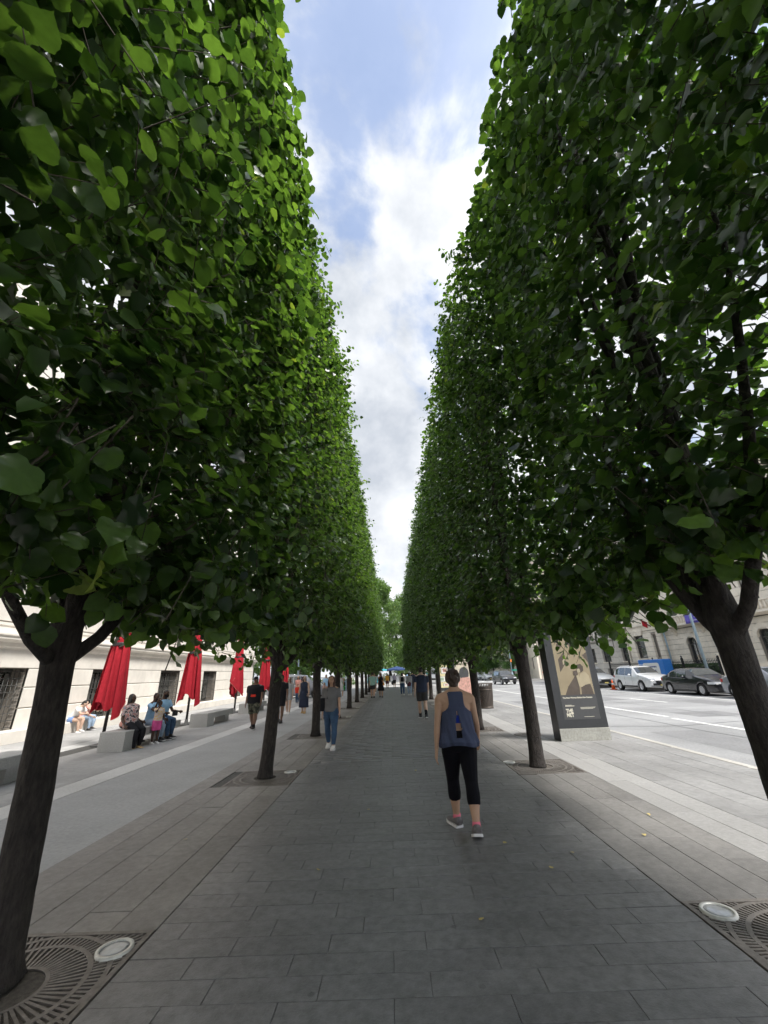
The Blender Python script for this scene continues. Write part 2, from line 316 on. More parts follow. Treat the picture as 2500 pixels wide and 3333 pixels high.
def strip(name, base_name, x0, x1, cols, y0, y1, length, matl, limit, holes=(), gap=0.0022):
    b = MB().quad((x0, y0, -0.012), (x1, y0, -0.012), (x1, y1, -0.012), (x0, y1, -0.012)).build(base_name, M_JOINT); tag(b, kind='structure')
    pcs = []; w = (x1-x0)/cols
    for c in range(cols):
        y = y0 - random.random()*length
        while y < y1:
            ye = y+length*random.choice((0.8, 1.0, 1.0, 1.25)); a, e = max(y, y0), min(ye, y1)
            segs = [(a, e)]
            for (hx0, hx1, hy0, hy1) in holes:
                if x0+(c+1)*w > hx0+0.02 and x0+c*w < hx1-0.02:
                    ns = []
                    for s in segs:
                        if s[1] <= hy0 or s[0] >= hy1: ns.append(s)
                        else:
                            if s[0] < hy0: ns.append((s[0], hy0))
                            if s[1] > hy1: ns.append((hy1, s[1]))
                    segs = ns
            for s in segs:
                if s[1]-s[0] > 0.04: pcs.append((x0+c*w, x0+(c+1)*w, s[0], s[1]))
            y = ye
    piece_field(b, name, pcs, matl, limit, gap=gap)
    return b
TREE_L, TREE_R, TREE_DY = -2.30, 2.53, 5.03
TY_L = [3.12+TREE_DY*k for k in range(-1, 11)]; TY_R = [3.18+TREE_DY*k for k in range(-1, 11)]
GRL = [(-2.84, -1.715, y-0.60, y+0.52) for y in TY_L]; GRR = [(2.035, 3.16, y-0.53, y+0.59) for y in TY_R]
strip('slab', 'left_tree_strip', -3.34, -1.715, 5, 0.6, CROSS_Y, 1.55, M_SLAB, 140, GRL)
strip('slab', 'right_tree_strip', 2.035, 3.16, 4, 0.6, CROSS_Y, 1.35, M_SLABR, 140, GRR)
strip('slab', 'pale_strip', 3.162, 3.80, 2, 0.6, CROSS_Y, 1.8, M_PALE, 60)
M_KSIDEP = mat('kerb_side_stone', (0.235, 0.232, 0.228), 0.72, var=0.12, scale=12.0, rndvar=0.07, stain=0.2, stain_scale=0.7, spots=0.3, bump=0.2, bscale=60)
strip('slab', 'kerb_side_pavement', 3.802, KX-0.022, 5, 0.6, CROSS_Y, 1.6, M_KSIDEP, 120)
fl = MB().quad((-5.20, -8, -0.003), (-3.342, -8, -0.003), (-3.342, CROSS_Y, -0.003), (-5.20, CROSS_Y, -0.003)).build('smooth_lane', M_DRIVE); tag(fl, kind='structure')
strip('slab', 'light_band', -5.74, -5.202, 1, 0.6, 48, 1.2, M_BAND, 30)
pz = MB().quad((-40, -8, -0.006), (-5.742, -8, -0.006), (-5.742, CROSS_Y, -0.006), (-40, CROSS_Y, -0.006)).build('plaza', M_JOINT); tag(pz, kind='structure')
pcs = []
for i, x in enumerate(np.arange(-9.38, -5.75, 0.605)):
    if -9.4 < x < -8.75: continue
    y = 3.0-random.random()
    while y < 46: pcs.append((x, min(x+0.605, -5.745), y, y+1.21)); y += 1.21
piece_field(pz, 'slab', pcs, M_PLAZA, 120, depth=0.005)
strip('slab', 'light_band', -9.38, -8.78, 1, 3.0, 46, 1.2, M_BAND, 20)
pcs = []
for x in np.arange(-11.8, -9.39, 0.605):
    y = 6.0-random.random()
    while y < 46: pcs.append((x, min(x+0.605, -9.385), y, y+1.21)); y += 1.21
piece_field(pz, 'slab', pcs, M_PLAZA, 60, depth=0.005)
near_p = MB().box(-40, -11.85, -8, 46, -0.03, -0.002).build('slab', M_PLAZA, pz)
back_p = MB().box(2.035, KX-.025, -8, .597, -0.03, 0.0).box(-3.34, -1.715, -8, .597, -.03, 0).box(-11.84, -5.745, -8, 2, -0.03, 0.0).build('slab', M_PLAZA, pz)
# ------------------------------------------------------------------ the two clipped rows of trees
M_BARK = mat('bark', (0.042, 0.035, 0.031), 0.92, var=0.48, scale=34.0, stretch=(1, 1, 0.30), bump=1.0, bscale=55, bdist=0.035, stain=0.2, stain_scale=2.0)
M_TWIG = mat('twig', (0.075, 0.062, 0.046), 0.9, var=0.2, scale=9)
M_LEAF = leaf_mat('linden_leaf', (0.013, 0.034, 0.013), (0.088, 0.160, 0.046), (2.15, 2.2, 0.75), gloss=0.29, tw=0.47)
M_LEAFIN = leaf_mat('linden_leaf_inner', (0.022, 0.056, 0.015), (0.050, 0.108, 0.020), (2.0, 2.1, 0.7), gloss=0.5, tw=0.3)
def leaf_template(detail):
    """outline of a heart shaped blade, stem at the origin, tip along +y, folded along its midrib"""
    if detail == 2:
        half = [(0.02, 0.0), (0.16, -0.09), (0.35, -0.07), (0.48, 0.05), (0.50, 0.15), (0.56, 0.24), (0.54, 0.34), (0.57, 0.44), (0.51, 0.54), (0.49, 0.64), (0.40, 0.73), (0.34, 0.81), (0.21, 0.89), (0.12, 0.96), (0.03, 1.02)]
        mids = [(0, 0.0), (0, 0.30), (0, 0.60), (0, 0.85)]
        tip = (0, 1.09)
        V = [(x, y) for x, y in mids]+[tip]; nm = len(mids); T = []
        for s in (1, -1):
            b = len(V); V += [(s*x, y) for x, y in half]
            seq = [0]*2+[0, 0, 1, 1, 1, 1, 2, 2, 2, 2, 3, 3, 3]
            for i in range(len(half)-1):
                a = seq[i]; c = (b+i, b+i+1); T.append((a, c[0], c[1]) if s > 0 else (a, c[1], c[0]))
                if seq[i+1] != a: T.append((a, c[1], seq[i+1]) if s > 0 else (a, seq[i+1], c[1]))
            e = b+len(half)-1; T.append((3, e, 4) if s > 0 else (3, 4, e))
    elif detail == 1:
        half = [(0.24, -0.10), (0.51, 0.10), (0.54, 0.44), (0.34, 0.76)]
        V = [(0, 0), (0, 0.45), (0, 1.03)]; T = []
        for s in (1, -1):
            b = len(V); V += [(s*x, y) for x, y in half]
            for t in ((0, b, b+1), (0, b+1, 1), (1, b+1, b+2), (1, b+2, b+3), (1, b+3, 2)): T.append(t if s > 0 else t[::-1])
    else:
        V = [(0, -0.05), (0.5, 0.2), (0.36, 0.7), (0, 1.1), (-0.36, 0.7), (-0.5, 0.2)]; T = [(0, 1, 3), (1, 2, 3), (0, 3, 5), (3, 4, 5)]
    V = np.array([(x, y, 0.0) for x, y in V])
    V[:, 2] = 0.16*np.abs(V[:, 0]) - 0.22*np.maximum(V[:, 1]-0.25, 0)**2 + 0.05*np.sin(V[:, 1]*9)*np.abs(V[:, 0])*2
    return V, np.array(T)
LT = [leaf_template(k) for k in range(3)]
CZ0, CZ1 = 2.20, 10.75
def crown_leaves(g, hx0, hx1, hy, dens, inner, sprig=1.0, lift=0.0, big=1.0):
    """leaf placements of one clipped crown: pos, tip, normal, size; twigs as segment list. Box from -hx0..hx1, -hy..hy, CZ0..CZ1"""
    H = CZ1-CZ0; faces = [('x', -1, 2*hy*H), ('x', 1, 2*hy*H), ('z', 1, 2*hy*(hx0+hx1)), ('z', -1, 2*hy*(hx0+hx1)*0.85), ('y', 1, (hx0+hx1)*H*0.25), ('y', -1, (hx0+hx1)*H*0.25)]
    P = []; T = []; Nn = []; S = []; tw = []; so = g.uniform(0, 50)
    for ax, sg, area in faces:
        n = int(area*dens); 
        for _ in range(n):
            x = g.uniform(-hx0, hx1); y = g.uniform(-hy, hy); z = g.uniform(CZ0, CZ1)
            out = np.zeros(3)
            if ax == 'x': x = -hx0 if sg < 0 else hx1; out[0] = sg
            elif ax == 'z': z = CZ0 if sg < 0 else CZ1; out[2] = sg
            else: y = sg*hy; out[1] = sg
            low = CZ0 + abs(lift)*max(0, x/hx1 if lift > 0 else -x/hx0)
            if ax == 'z' and sg < 0: z = low
            elif z < low: continue
            # uneven clipped surface
            w = 0.20*noise.noise((x*0.9+3.1*sg+so, y*0.8, z*0.7)) + 0.13*noise.noise((x*2.7, y*2.2+9+so, z*1.9))
            if ax == 'x':
                w -= 0.16*max(0, (z-(CZ1-1.2)))/1.2 + 0.26*max(0, (CZ0+0.9-z)) + 0.36*abs(y/hy)**3 - 0.05
                if g.random() > min(1, max(.20, .72+1.25*noise.noise((so+sg*5.3, y*.62, z*.55)))): continue
            tip = np.array([x, y, z]) + out*(w + g.normal(0, 0.06) + (g.uniform(0.1, 0.50)*sprig if g.random() < 0.09 else 0))
            d = out*0.75 + np.array([0, 0, 0.45 if ax != 'z' or sg > 0 else -0.1]) + g.normal(0, 0.38, 3); d /= np.linalg.norm(d)
            ln = g.uniform(0.30, 0.75); base = tip - d*ln
            tw.append((base, tip))
            k = g.integers(5, 9); side = np.cross(d, [0, 0, 1.0]); side /= (np.linalg.norm(side)+1e-6)
            for i in range(k):
                f = 0.15+0.85*(i+g.uniform(-.2, .2))/(k-1); pos = base + d*ln*f
                s = (1 if i % 2 else -1)
                t = d*0.35 + side*s*0.75 + np.array([0, 0, -0.55]) + out*0.25 + g.normal(0, 0.25, 3)
                nn = out*0.55 + np.array([0, 0, 0.75]) + g.normal(0, 0.38, 3)
                t /= np.linalg.norm(t); pos = pos + t*0.03
                P.append(pos); T.append(t); Nn.append(nn); S.append(big*g.uniform(0.062, 0.110)*(1.0-0.35*max(0, f-0.75)/0.25*g.random()))
    nin = int(inner*(hx0+hx1)*2*hy*H); lo = np.array([-hx0+.12, -hy, CZ0+.12]); hi = np.array([hx1-.12, hy, CZ1-.1])
    IP = g.uniform(0, 1, (nin, 3))*(hi-lo)+lo; IT = g.normal(0, 1, (nin, 3)); IT[:, 2] -= .6; IN = g.normal(0, .6, (nin, 3))+np.array([0, 0, .8]); IS = g.uniform(.085, .135, nin)
    ok = IP[:, 2] > CZ0+.12+abs(lift)*np.maximum(0, IP[:, 0]/hx1 if lift > 0 else -IP[:, 0]/hx0); IP, IT, IN, IS = IP[ok], IT[ok], IN[ok], IS[ok]
    return np.array(P), np.array(T), np.array(Nn), np.array(S), tw, (IP, IT, IN, IS)
def leaf_frames(T, Nn):
    y = T/np.linalg.norm(T, axis=1)[:, None]; z = Nn - y*(Nn*y).sum(1)[:, None]; z /= (np.linalg.norm(z, axis=1)[:, None]+1e-9); x = np.cross(y, z)
    return x, y, z
def leaves_mesh(name, P, T, Nn, S, tmpl, matl, g):
    V0, T0 = tmpl; x, y, z = leaf_frames(T, Nn); n = len(P); k = len(V0)
    curl = g.uniform(0.4, 1.9, n)
    W = (P[:, None, :] + S[:, None, None]*(V0[None, :, 0, None]*x[:, None, :]*g.uniform(.85, 1.1, n)[:, None, None] + V0[None, :, 1, None]*y[:, None, :] + (V0[None, :, 2]*curl[:, None])[:, :, None]*z[:, None, :]))
    F = (T0[None] + (np.arange(n)*k)[:, None, None]).reshape(-1, 3)
    A = np.repeat(g.random(n), len(T0))
    return arrays_mesh(name, W.reshape(-1, 3), F, matl, A)
def twigs_mesh(name, segs, matl, r=0.0035):
    n = len(segs); A = np.array([s[0] for s in segs]); B = np.array([s[1] for s in segs]); d = B-A; d /= np.linalg.norm(d, axis=1)[:, None]
    u = np.cross(d, np.array([.3, .5, .81])); u /= np.linalg.norm(u, axis=1)[:, None]; v = np.cross(d, u)
    V = np.zeros((n, 6, 3))
    for k in range(3):
        a = 2*math.pi*k/3; o = u*math.cos(a)+v*math.sin(a); V[:, k] = A+o*r*1.5; V[:, 3+k] = B+o*r*0.6
    F = np.array([(0, 1, 4), (0, 4, 3), (1, 2, 5), (1, 5, 4), (2, 0, 3), (2, 3, 5)])[None]+(np.arange(n)*6)[:, None, None]
    return arrays_mesh(name, V.reshape(-1, 3), F.reshape(-1, 3), matl)
def trunk_parts(g, lean=0.0, near=True, room=.7, r0t=.125):
    """trunk mesh, limb meshes, list of branch segments (all local to the trunk's foot)"""
    fz = 1.90; tb = MB(); sg = 44 if near else 12
    pts = []; rad = []
    for i, z in enumerate(np.linspace(0, fz, 60 if near else 12)):
        pts.append((0.010*math.sin(z*2.1+lean*9)+lean*z, 0.012*math.cos(z*1.7), z)); rad.append(r0t*(1-.04*z) + 0.024*math.exp(-z/0.07) + 0.022*math.exp(-(fz-z)/0.12))
    pts.append((lean*fz, 0, fz+0.30)); rad.append(0.085)
    tb.tube(pts, rad, sg)
    v = tb.v
    for i in range(len(v)):
        x, y, z = v[i]; cx = lean*z; a = math.atan2(y, x-cx); ca, sa = math.cos(a), math.sin(a)
        q = 1+0.05*noise.noise((ca*1.6, sa*1.6, z*1.3+lean*40))+0.035*noise.noise((ca*5, sa*5, z*4))
        if near: q += 0.055*(abs(noise.noise((ca*9, sa*9, z*3.2)))-.25)+.02*noise.noise((ca*16, sa*16, z*9))
        if z < 0.12: q += 0.10*(0.12-z)/0.12*max(0, math.sin(a*4+lean*50))
        v[i] = (cx+(x-cx)*q, y*q, z)
    limbs = []; br = []
    def limb(a, z0, out, top, r0, wob):
        P = []; n = 9
        for i in range(n):
            t = i/(n-1); rr = out*(1-(1-t)**1.9); zz = z0 + (top-z0)*t**1.25
            P.append((lean*fz+math.cos(a)*rr*min(1, room/1.25)+wob*math.sin(t*6+a*3)*t, math.sin(a)*rr+wob*math.cos(t*5+a)*t, zz))
        Rr = [r0*(1-0.82*(i/(n-1)))+0.006 for i in range(n)]
        b = MB(); b.tube(P, Rr, 10 if near else 6); limbs.append(b)
        for i in range(2, n):
            for _ in range(3):
                p = np.array(P[i]); d = np.array([g.normal(), g.normal(), g.uniform(.2, 1.2)]); d /= np.linalg.norm(d); L = g.uniform(.2, .6)*(1-0.4*i/n); e = p+d*L
                if min(p[2], e[2]) > CZ0+.35: br.append((p, e))
    limb(g.uniform(0, 6), fz+0.1, 0.12, 9.8, 0.085, 0.05)      # leader
    a0 = g.uniform(0, 1.0)
    for k in range(6):
        low = k % 2 == 0
        limb(a0+k*math.pi/3+g.uniform(-.2, .2), fz-0.20+0.10*g.random(), g.uniform(0.95, 1.5) if low else g.uniform(.5, .8), g.uniform(3.6, 5.2) if low else g.uniform(6.5, 9.0), g.uniform(0.040, 0.052) if low else g.uniform(.042, .056), 0.06)
    for k in range(5): limb(a0+k*1.256+.5, 2.6+0.5*k, g.uniform(.5, .9), g.uniform(6.5, 9.6), g.uniform(.030, .045), 0.06)
    return tb, limbs, br
ROW_GROUP = 'clipped linden trees lining the walkway'
ORD = ['first', 'second', 'third', 'fourth', 'fifth', 'sixth', 'seventh', 'eighth', 'ninth', 'tenth', 'eleventh']
def tree_variant(seed, hx0, hx1, hy=2.56, tmpl=1, dens=15, inner=42, near=True, sprig=1.0, lean=0.0, lift=0.0, big=1.0, r0t=.125):
    g = np.random.default_rng(seed); P, T, Nn, S, tw, inn = crown_leaves(g, hx0, hx1, hy, dens, inner, sprig, lift, big)
    tb, limbs, br = trunk_parts(g, lean=lean, near=near, room=min(hx0, hx1)-.12, r0t=r0t)
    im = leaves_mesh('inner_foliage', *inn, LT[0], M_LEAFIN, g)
    return dict(g=g, P=P, T=T, N=Nn, S=S, tw=tw+br, trunk=tb.mesh('trunk', M_BARK), limbs=[b.mesh('limb', M_BARK) for b in limbs], tmpl=tmpl, inner=im)
LEAF_BIG = arrays_mesh('leaf', LT[2][0]*np.array([1, 1, 1.3]), LT[2][1], M_LEAF, smooth=True)
LEAF_BIG2 = arrays_mesh('leaf', LT[2][0]*np.array([.92, 1, -1.0]), LT[2][1], M_LEAF, smooth=True)
def place_tree(var, x, y, rz, label, own_leaves=0):
    root = empty('linden_tree', (x, y, 0), rz); tag(root, label, 'tree', ROW_GROUP)
    link('trunk', var['trunk'], root)
    for lm in var['limbs']: link('limb', lm, root)
    keep = np.ones(len(var['P']), bool)
    if own_leaves:
        c, s = math.cos(rz), math.sin(rz); W = var['P'].copy(); W[:, 0], W[:, 1] = x+c*var['P'][:, 0]-s*var['P'][:, 1], y+s*var['P'][:, 0]+c*var['P'][:, 1]
        d = W-np.array([0, 0, CAM_H]); zc = d@CF; px = (d@CR)/np.maximum(zc, .01); py = (d@CU)/np.maximum(zc, .01); dist = np.linalg.norm(d, axis=1)
        vis = (zc > 0.15) & (np.abs(px) < 0.98) & (np.abs(py) < 1.30); dist[~vis] = 1e9
        idx = np.argsort(dist)[:own_leaves]; keep[idx] = False
        X, Y, Z = leaf_frames(var['T'][idx], var['N'][idx])
        for q, i in enumerate(idx):
            m3 = Matrix(((X[q][0], Y[q][0], Z[q][0], var['P'][i][0]), (X[q][1], Y[q][1], Z[q][1], var['P'][i][1]), (X[q][2], Y[q][2], Z[q][2], var['P'][i][2]), (0, 0, 0, 1)))
            o = link('leaf', LEAF_BIG if q % 2 else LEAF_BIG2, root); o.matrix_local = m3 @ Matrix.Scale(float(var['S'][i])*1.05*min(1, max(.62, dist[i]/1.9)), 4)
    if own_leaves or 'crown' not in var:
        me = leaves_mesh('crown', var['P'][keep], var['T'][keep], var['N'][keep], var['S'][keep], LT[var['tmpl']], M_LEAF, var['g'])
        tm = var.get('twm') or twigs_mesh('twigs', var['tw'], M_TWIG); var['twm'] = tm
        if not own_leaves: var['crown'] = me
    else: me = var['crown']; tm = var['twm']
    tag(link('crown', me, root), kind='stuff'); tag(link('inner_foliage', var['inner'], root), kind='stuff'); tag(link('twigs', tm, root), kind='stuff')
    return root
TREE_DENS = 34; TREE_INNER = 80
KW = dict(dens=TREE_DENS, inner=TREE_INNER)
vA = tree_variant(11, 0.95, 1.10, lean=-.06, lift=-.30, r0t=.110, big=1.34, dens=26, inner=150, sprig=.45); vB = tree_variant(12, 0.50, 1.15, lift=.60, r0t=.108, big=1.38, dens=25, inner=105)
vC = tree_variant(13, 0.95, 1.10, lean=.065, lift=-.25, r0t=.116, **KW); vD = tree_variant(14, 0.74, 1.12, lean=.004, lift=.30, **KW)
vE = tree_variant(15, 0.95, 1.08, tmpl=0, dens=25, inner=45, near=False, lift=-.2, big=1.3); vF = tree_variant(16, 0.76, 1.12, tmpl=0, dens=25, inner=45, near=False, lift=.2, big=1.3)
for k, y in enumerate(TY_L):
    lab = 'clipped linden behind the camera in the museum-side row' if k == 0 else f'{ORD[k-1]} clipped linden from the camera in the row on the museum side'  # tree behind the camera: unseen, continues the row, included to cast shade
    v = vA if k == 1 else (vC if k == 2 else vE)
    place_tree(v, TREE_L-(.075 if k == 1 else 0), y, 0.0, lab, 300 if k in (1, 2) else 0)
for k, y in enumerate(TY_R):
    lab = 'clipped linden behind the camera in the street-side row' if k == 0 else f'{ORD[k-1]} clipped linden from the camera in the row on the street side'  # again one out-of-view tree behind the camera, included for its shade
    v = vB if k == 1 else (vD if k == 2 else vF)
    place_tree(v, TREE_R+(.05 if k == 1 else 0), y, 0.0, lab, 300 if k in (1, 2) else 0)
# ------------------------------------------------------------------ tree grates and in-ground lights
M_IRON = mat('cast_iron', (0.20, 0.182, 0.165), 0.6, metal=0.5, var=0.2, scale=20, bump=0.3)
M_SOIL = mat('soil', (0.10, 0.088, 0.075), 0.95, var=0.3, scale=30, bump=0.6, bscale=60)
M_STEEL = mat('brushed_steel_ring', (0.62, 0.62, 0.58), 0.45, metal=0.35, var=0.15, scale=20)
M_LENS = mat('frosted_lens', (0.30, 0.32, 0.33), 0.12, spec=0.8, var=0.25, scale=7)
def make_grate():
    h = 0.558; g = empty('tree_grate')
    fr = MB()
    for a, b, c, d in ((-h, h, -h, -h+.035), (-h, h, h-.035, h), (-h, -h+.035, -h+.0352, h-.0352), (h-.035, h, -h+.0352, h-.0352)): fr.box(a, b, c, d, -0.03, 0.002)
    fr.build('frame', M_IRON, g)
    hub = MB()
    for r0, r1 in ((0.190, 0.212), (0.395, 0.425), (0.50, 0.530)):
        n = 64; v = []; f = []
        for k in range(n):
            a = 2*math.pi*k/n
            for r in (r0, r1):
                for z in (-.03, 0.0): v.append((r*math.cos(a), r*math.sin(a), z))
        for k in range(n):
            i, j = 4*k, 4*((k+1) % n); f += [(i+1, i+3, j+3, j+1), (i, i+1, j+1, j), (i+3, i+2, j+2, j+3)]
        hub.add(v, f)
    hub.build('ring', M_IRON, g)
    bars = MB()
    for r0, r1, n in ((0.213, 0.394, 60), (0.426, 0.499, 92), (0.531, 0.76, 112)):
        for k in range(n):
            a = 2*math.pi*(k+.5)/n; c, s = math.cos(a), math.sin(a); R1 = min(r1, (h-.036)/max(abs(c), abs(s)))
            if R1 < r0+.02: continue
            w = 0.0080
            bars.add([(c*r-s*o, s*r+c*o, z) for z in (-.025, -.001) for r, o in ((r0, -w), (R1, -w), (R1, w), (r0, w))], [(4, 5, 6, 7), (0, 1, 5, 4), (2, 3, 7, 6), (3, 0, 4, 7), (1, 2, 6, 5)])
    tag(bars.build('bars', M_IRON, g), kind='stuff')
    MB().quad((-h, -h, -.011), (h, -h, -.011), (h, h, -.011), (-h, h, -.011)).build('soil_bed', M_SOIL, g)
    return g
def make_uplight():
    u = empty('ground_light')
    b = MB(); n = 40; v = []; f = []
    for k in range(n):
        a = 2*math.pi*k/n
        for r, z in ((0.112, -0.01), (0.109, 0.008), (0.088, 0.009), (0.086, 0.0)): v.append((r*math.cos(a), r*math.sin(a), z))
    for k in range(n):
        i, j = 4*k, 4*((k+1) % n)
        for q in range(3): f.append((i+q, j+q, j+q+1, i+q+1))
    b.add(v, f, True); b.build('trim_ring', M_STEEL, u)
    c = MB(); c.lathe([(0.0865, -0.01), (0.0865, 0.002), (0.06, 0.0045), (0.001, 0.006)], seg=32); c.build('lens', M_LENS, u)
    return u
gr0 = make_grate(); up0 = make_uplight()
gfirst = True
for side, X, TY in (('museum', TREE_L, TY_L), ('street', TREE_R, TY_R)):
    for k, y in enumerate(TY[1:]):
        if k > 6: break
        o = gr0 if gfirst else copy_tree(gr0)
        u = up0 if gfirst else copy_tree(up0); gfirst = False
        o.location = (X+(0.02 if X < 0 else 0.067), y+(-.04 if X < 0 else .03), 0.001)
        tag(o, f'square cast iron grate round the {ORD[k]} linden of the {side}-side row', 'tree grate', 'cast iron tree grates')
        u.location = (X+(0.43 if X < 0 else -0.33), y+(0.31 if X < 0 else 0.44), 0.004)
        if k == 1: u.location = (X+(0.38 if X < 0 else -0.40), y+(0.33 if X < 0 else 0.42), 0.004)
        tag(u, f'round steel-rimmed ground light in the grate of the {ORD[k]} {side}-side linden', 'ground light', 'round lights set in the tree grates')
# round drain cover in the kerb-side pavement
mc = empty('manhole_cover', (3.55, 11.95, 0.0)); tag(mc, 'dark round iron manhole cover in the pavement left of the poster kiosk', 'manhole cover')
MB().lathe([(0.36, -.01), (0.36, 0.006), (0.30, 0.007), (0.001, 0.007)], seg=32).build('lid', M_IRON, mc)
b = MB()
for i in range(-5, 6):
    for j in range(-5, 6):
        if i*i+j*j < 27: b.box(i*.05-.016, i*.05+.016, j*.05-.016, j*.05+.016, 0.006, 0.0105)
tag(b.build('studs', M_IRON, mc), kind='stuff')

# ------------------------------------------------------------------ the museum
M_LIME = mat('limestone', (0.74, 0.70, 0.635), 0.85, var=0.05, scale=3.0, rndvar=0.05, stain=0.10, stain_scale=0.8, bump=0.12, bscale=40)
M_LIMED = mat('limestone_joint', (0.30, 0.27, 0.235), 0.9, var=0.1, scale=4)
M_WGLASS = glass_mat('dark_window_glass', (0.03, 0.034, 0.034), 0.12)
M_GRILLE = mat('grille_iron', (0.10, 0.10, 0.095), 0.6, metal=0.3, var=0.15, scale=12)
M_BLIND = mat('window_blind', (0.20, 0.195, 0.18), 0.8, var=0.1, scale=5)
def make_museum():
    X = -12.3; root = empty('museum_building', (X, 14, 0)); tag(root, 'pale limestone museum wall with barred basement windows and a heavy cornice', 'building')
    inv = Matrix.Translation((-X, -14, 0))
    def put(mb, name, m, parent=root):
        mb.v = [(x-X, y-14, z) for x, y, z in mb.v]; return mb.build(name, m, parent)
    YE = 37.7; W0 = [22.55+5.2*k for k in range(-5, 3)]; WW = 2.1; zs = [0.30, 0.97, 1.60, 2.20]; g = 0.012
    core = MB()
    ys = [-12]+[q for w in W0 for q in (w, w+WW)]+[YE]
    for a, b in zip(ys[::2], ys[1::2]): core.box(X-1.2, X-0.035, a, b, 0, 2.2)
    core.box(X-1.2, X-0.036, -12, YE, 2.2, 15.5); put(core, 'wall', M_LIMED)
    # ashlar: each course of each pier
    for a, b in zip(ys[::2], ys[1::2]):
        if b < 3: continue
        for z0, z1 in zip(zs, zs[1:]):
            nb = max(1, round((b-a)/1.55)); sh = random.uniform(-.25, .25)
            cuts = [a]+[a+(b-a)*(i+1)/nb+(sh if nb > 1 else 0) for i in range(nb-1)]+[b]
            for c0, c1 in zip(cuts, cuts[1:]):
                m = MB(); e = 0.02; y0, y1, zz0, zz1 = c0+(.003 if c0 != a else 0), c1-(.003 if c1 != b else 0), z0+g, z1-g
                m.add([(X-.10, y0, zz0), (X-.10, y1, zz0), (X-.10, y1, zz1), (X-.10, y0, zz1), (X-e, y0, zz0), (X-e, y1, zz0), (X-e, y1, zz1), (X-e, y0, zz1), (X, y0+.004, zz0+e), (X, y1-.004, zz0+e), (X, y1-.004, zz1-e), (X, y0+.004, zz1-e)],
                      [(0, 3, 2, 1), (0, 1, 5, 4), (1, 2, 6, 5), (2, 3, 7, 6), (3, 0, 4, 7), (4, 5, 9, 8), (5, 6, 10, 9), (6, 7, 11, 10), (7, 4, 8, 11), (8, 9, 10, 11)])
                put(m, 'stone_block', M_LIME)
    y = 1.0
    while y < YE-.1:
        y1 = min(y+random.uniform(1.5, 2.1), YE)
        if YE-y1 < .6: y1 = YE
        put(MB().box(X-.1, X+0.002, y+.003, y1-.003, 2.215, 2.76), 'stone_block', M_LIME); y = y1
    # mouldings
    prof = [(X-.1, 2.762), (X+.02, 2.762), (X+.03, 2.80), (X+.07, 2.84), (X+.11, 2.96), (X+.22, 3.02), (X+.26, 3.04), (X+.26, 3.12), (X+.30, 3.15), (X+.30, 3.20), (X+.02, 3.24), (X+.02, 3.44), (X+.05, 3.47), (X+.05, 3.55), (X-.1, 3.58)]
    put(MB().prism(prof, 'y', -12, YE+0.25), 'cornice', M_LIME)
    up = MB()
    z = 3.6; k = 0
    while z < 15.2:
        y = -6-(k % 2)*.8
        while y < YE: up.box(X-.1, X-.012, y+.004, min(y+1.6, YE)-.004, z+.012, z+.70); y += 1.6
        z += .72; k += 1
    tag(put(up, 'upper_stonework', M_LIME), kind='stuff')
    led = MB().prism([(X-.05, 0), (X+.42, 0), (X+.42, 0.34), (X+.38, .37), (X+.02, .37), (X+.0, .31), (X-.05, .31)], 'y', -12, YE+.3)
    put(led, 'ledge', M_LIME)
    for w in W0:
        if w < 3: continue
        wd = empty('window', (0, w-14, 0)); wd.parent = root
        gx = -0.62
        m = MB().box(gx-.02, gx, 0, WW, .3, 2.2); m.build('pane', M_WGLASS, wd)
        m = MB()
        for q in (0.02, .7, 1.38, 2.02): m.box(gx, gx+.05, q, q+.07, .3, 2.2)
        m.box(gx, gx+.05, 0, WW, .3, .38).box(gx, gx+.05, 0, WW, 2.1, 2.2).box(gx, gx+.05, 0, WW, 1.35, 1.42); m.build('frame', M_GRILLE, wd)
        m = MB()
        for q in np.linspace(.12, WW-.12, 8): m.box(gx+.02, gx+.03, q-.1, q+.06, .5, 2.05)
        m.build('blind', M_BLIND, wd)
        m = MB()
        for q in np.linspace(.1, WW-.1, 12): m.tube([(-.22, q, .32), (-.22, q, 2.18)], .011, 6)
        for z in np.linspace(.42, 2.1, 9): m.box(-.235, -.205, 0.02, WW-.02, z-.012, z+.012); m.box(-.23, -.08, 0.03, .055, z-.012, z+.012); m.box(-.23, -.08, WW-.055, WW-.03, z-.012, z+.012)
        m.build('grille', M_GRILLE, wd)
        m = MB().prism([(-.72, .30), (-.72, .33), (.03, .315), (.03, .30)], 'y', 0.002, WW-.002); m.build('sill', M_LIME, wd)
    # set-back corner bay beyond
    put(MB().box(X-6, X-1.25, YE+.002, 41.5, 0, 14), 'corner_bay', M_LIME)
    bw = empty('window', (-1.25, 38.6-14, 0)); bw.parent = root
    MB().box(0.0, .03, 0, 1.3, .5, 2.2).build('pane', M_WGLASS, bw)
    return root
make_museum()

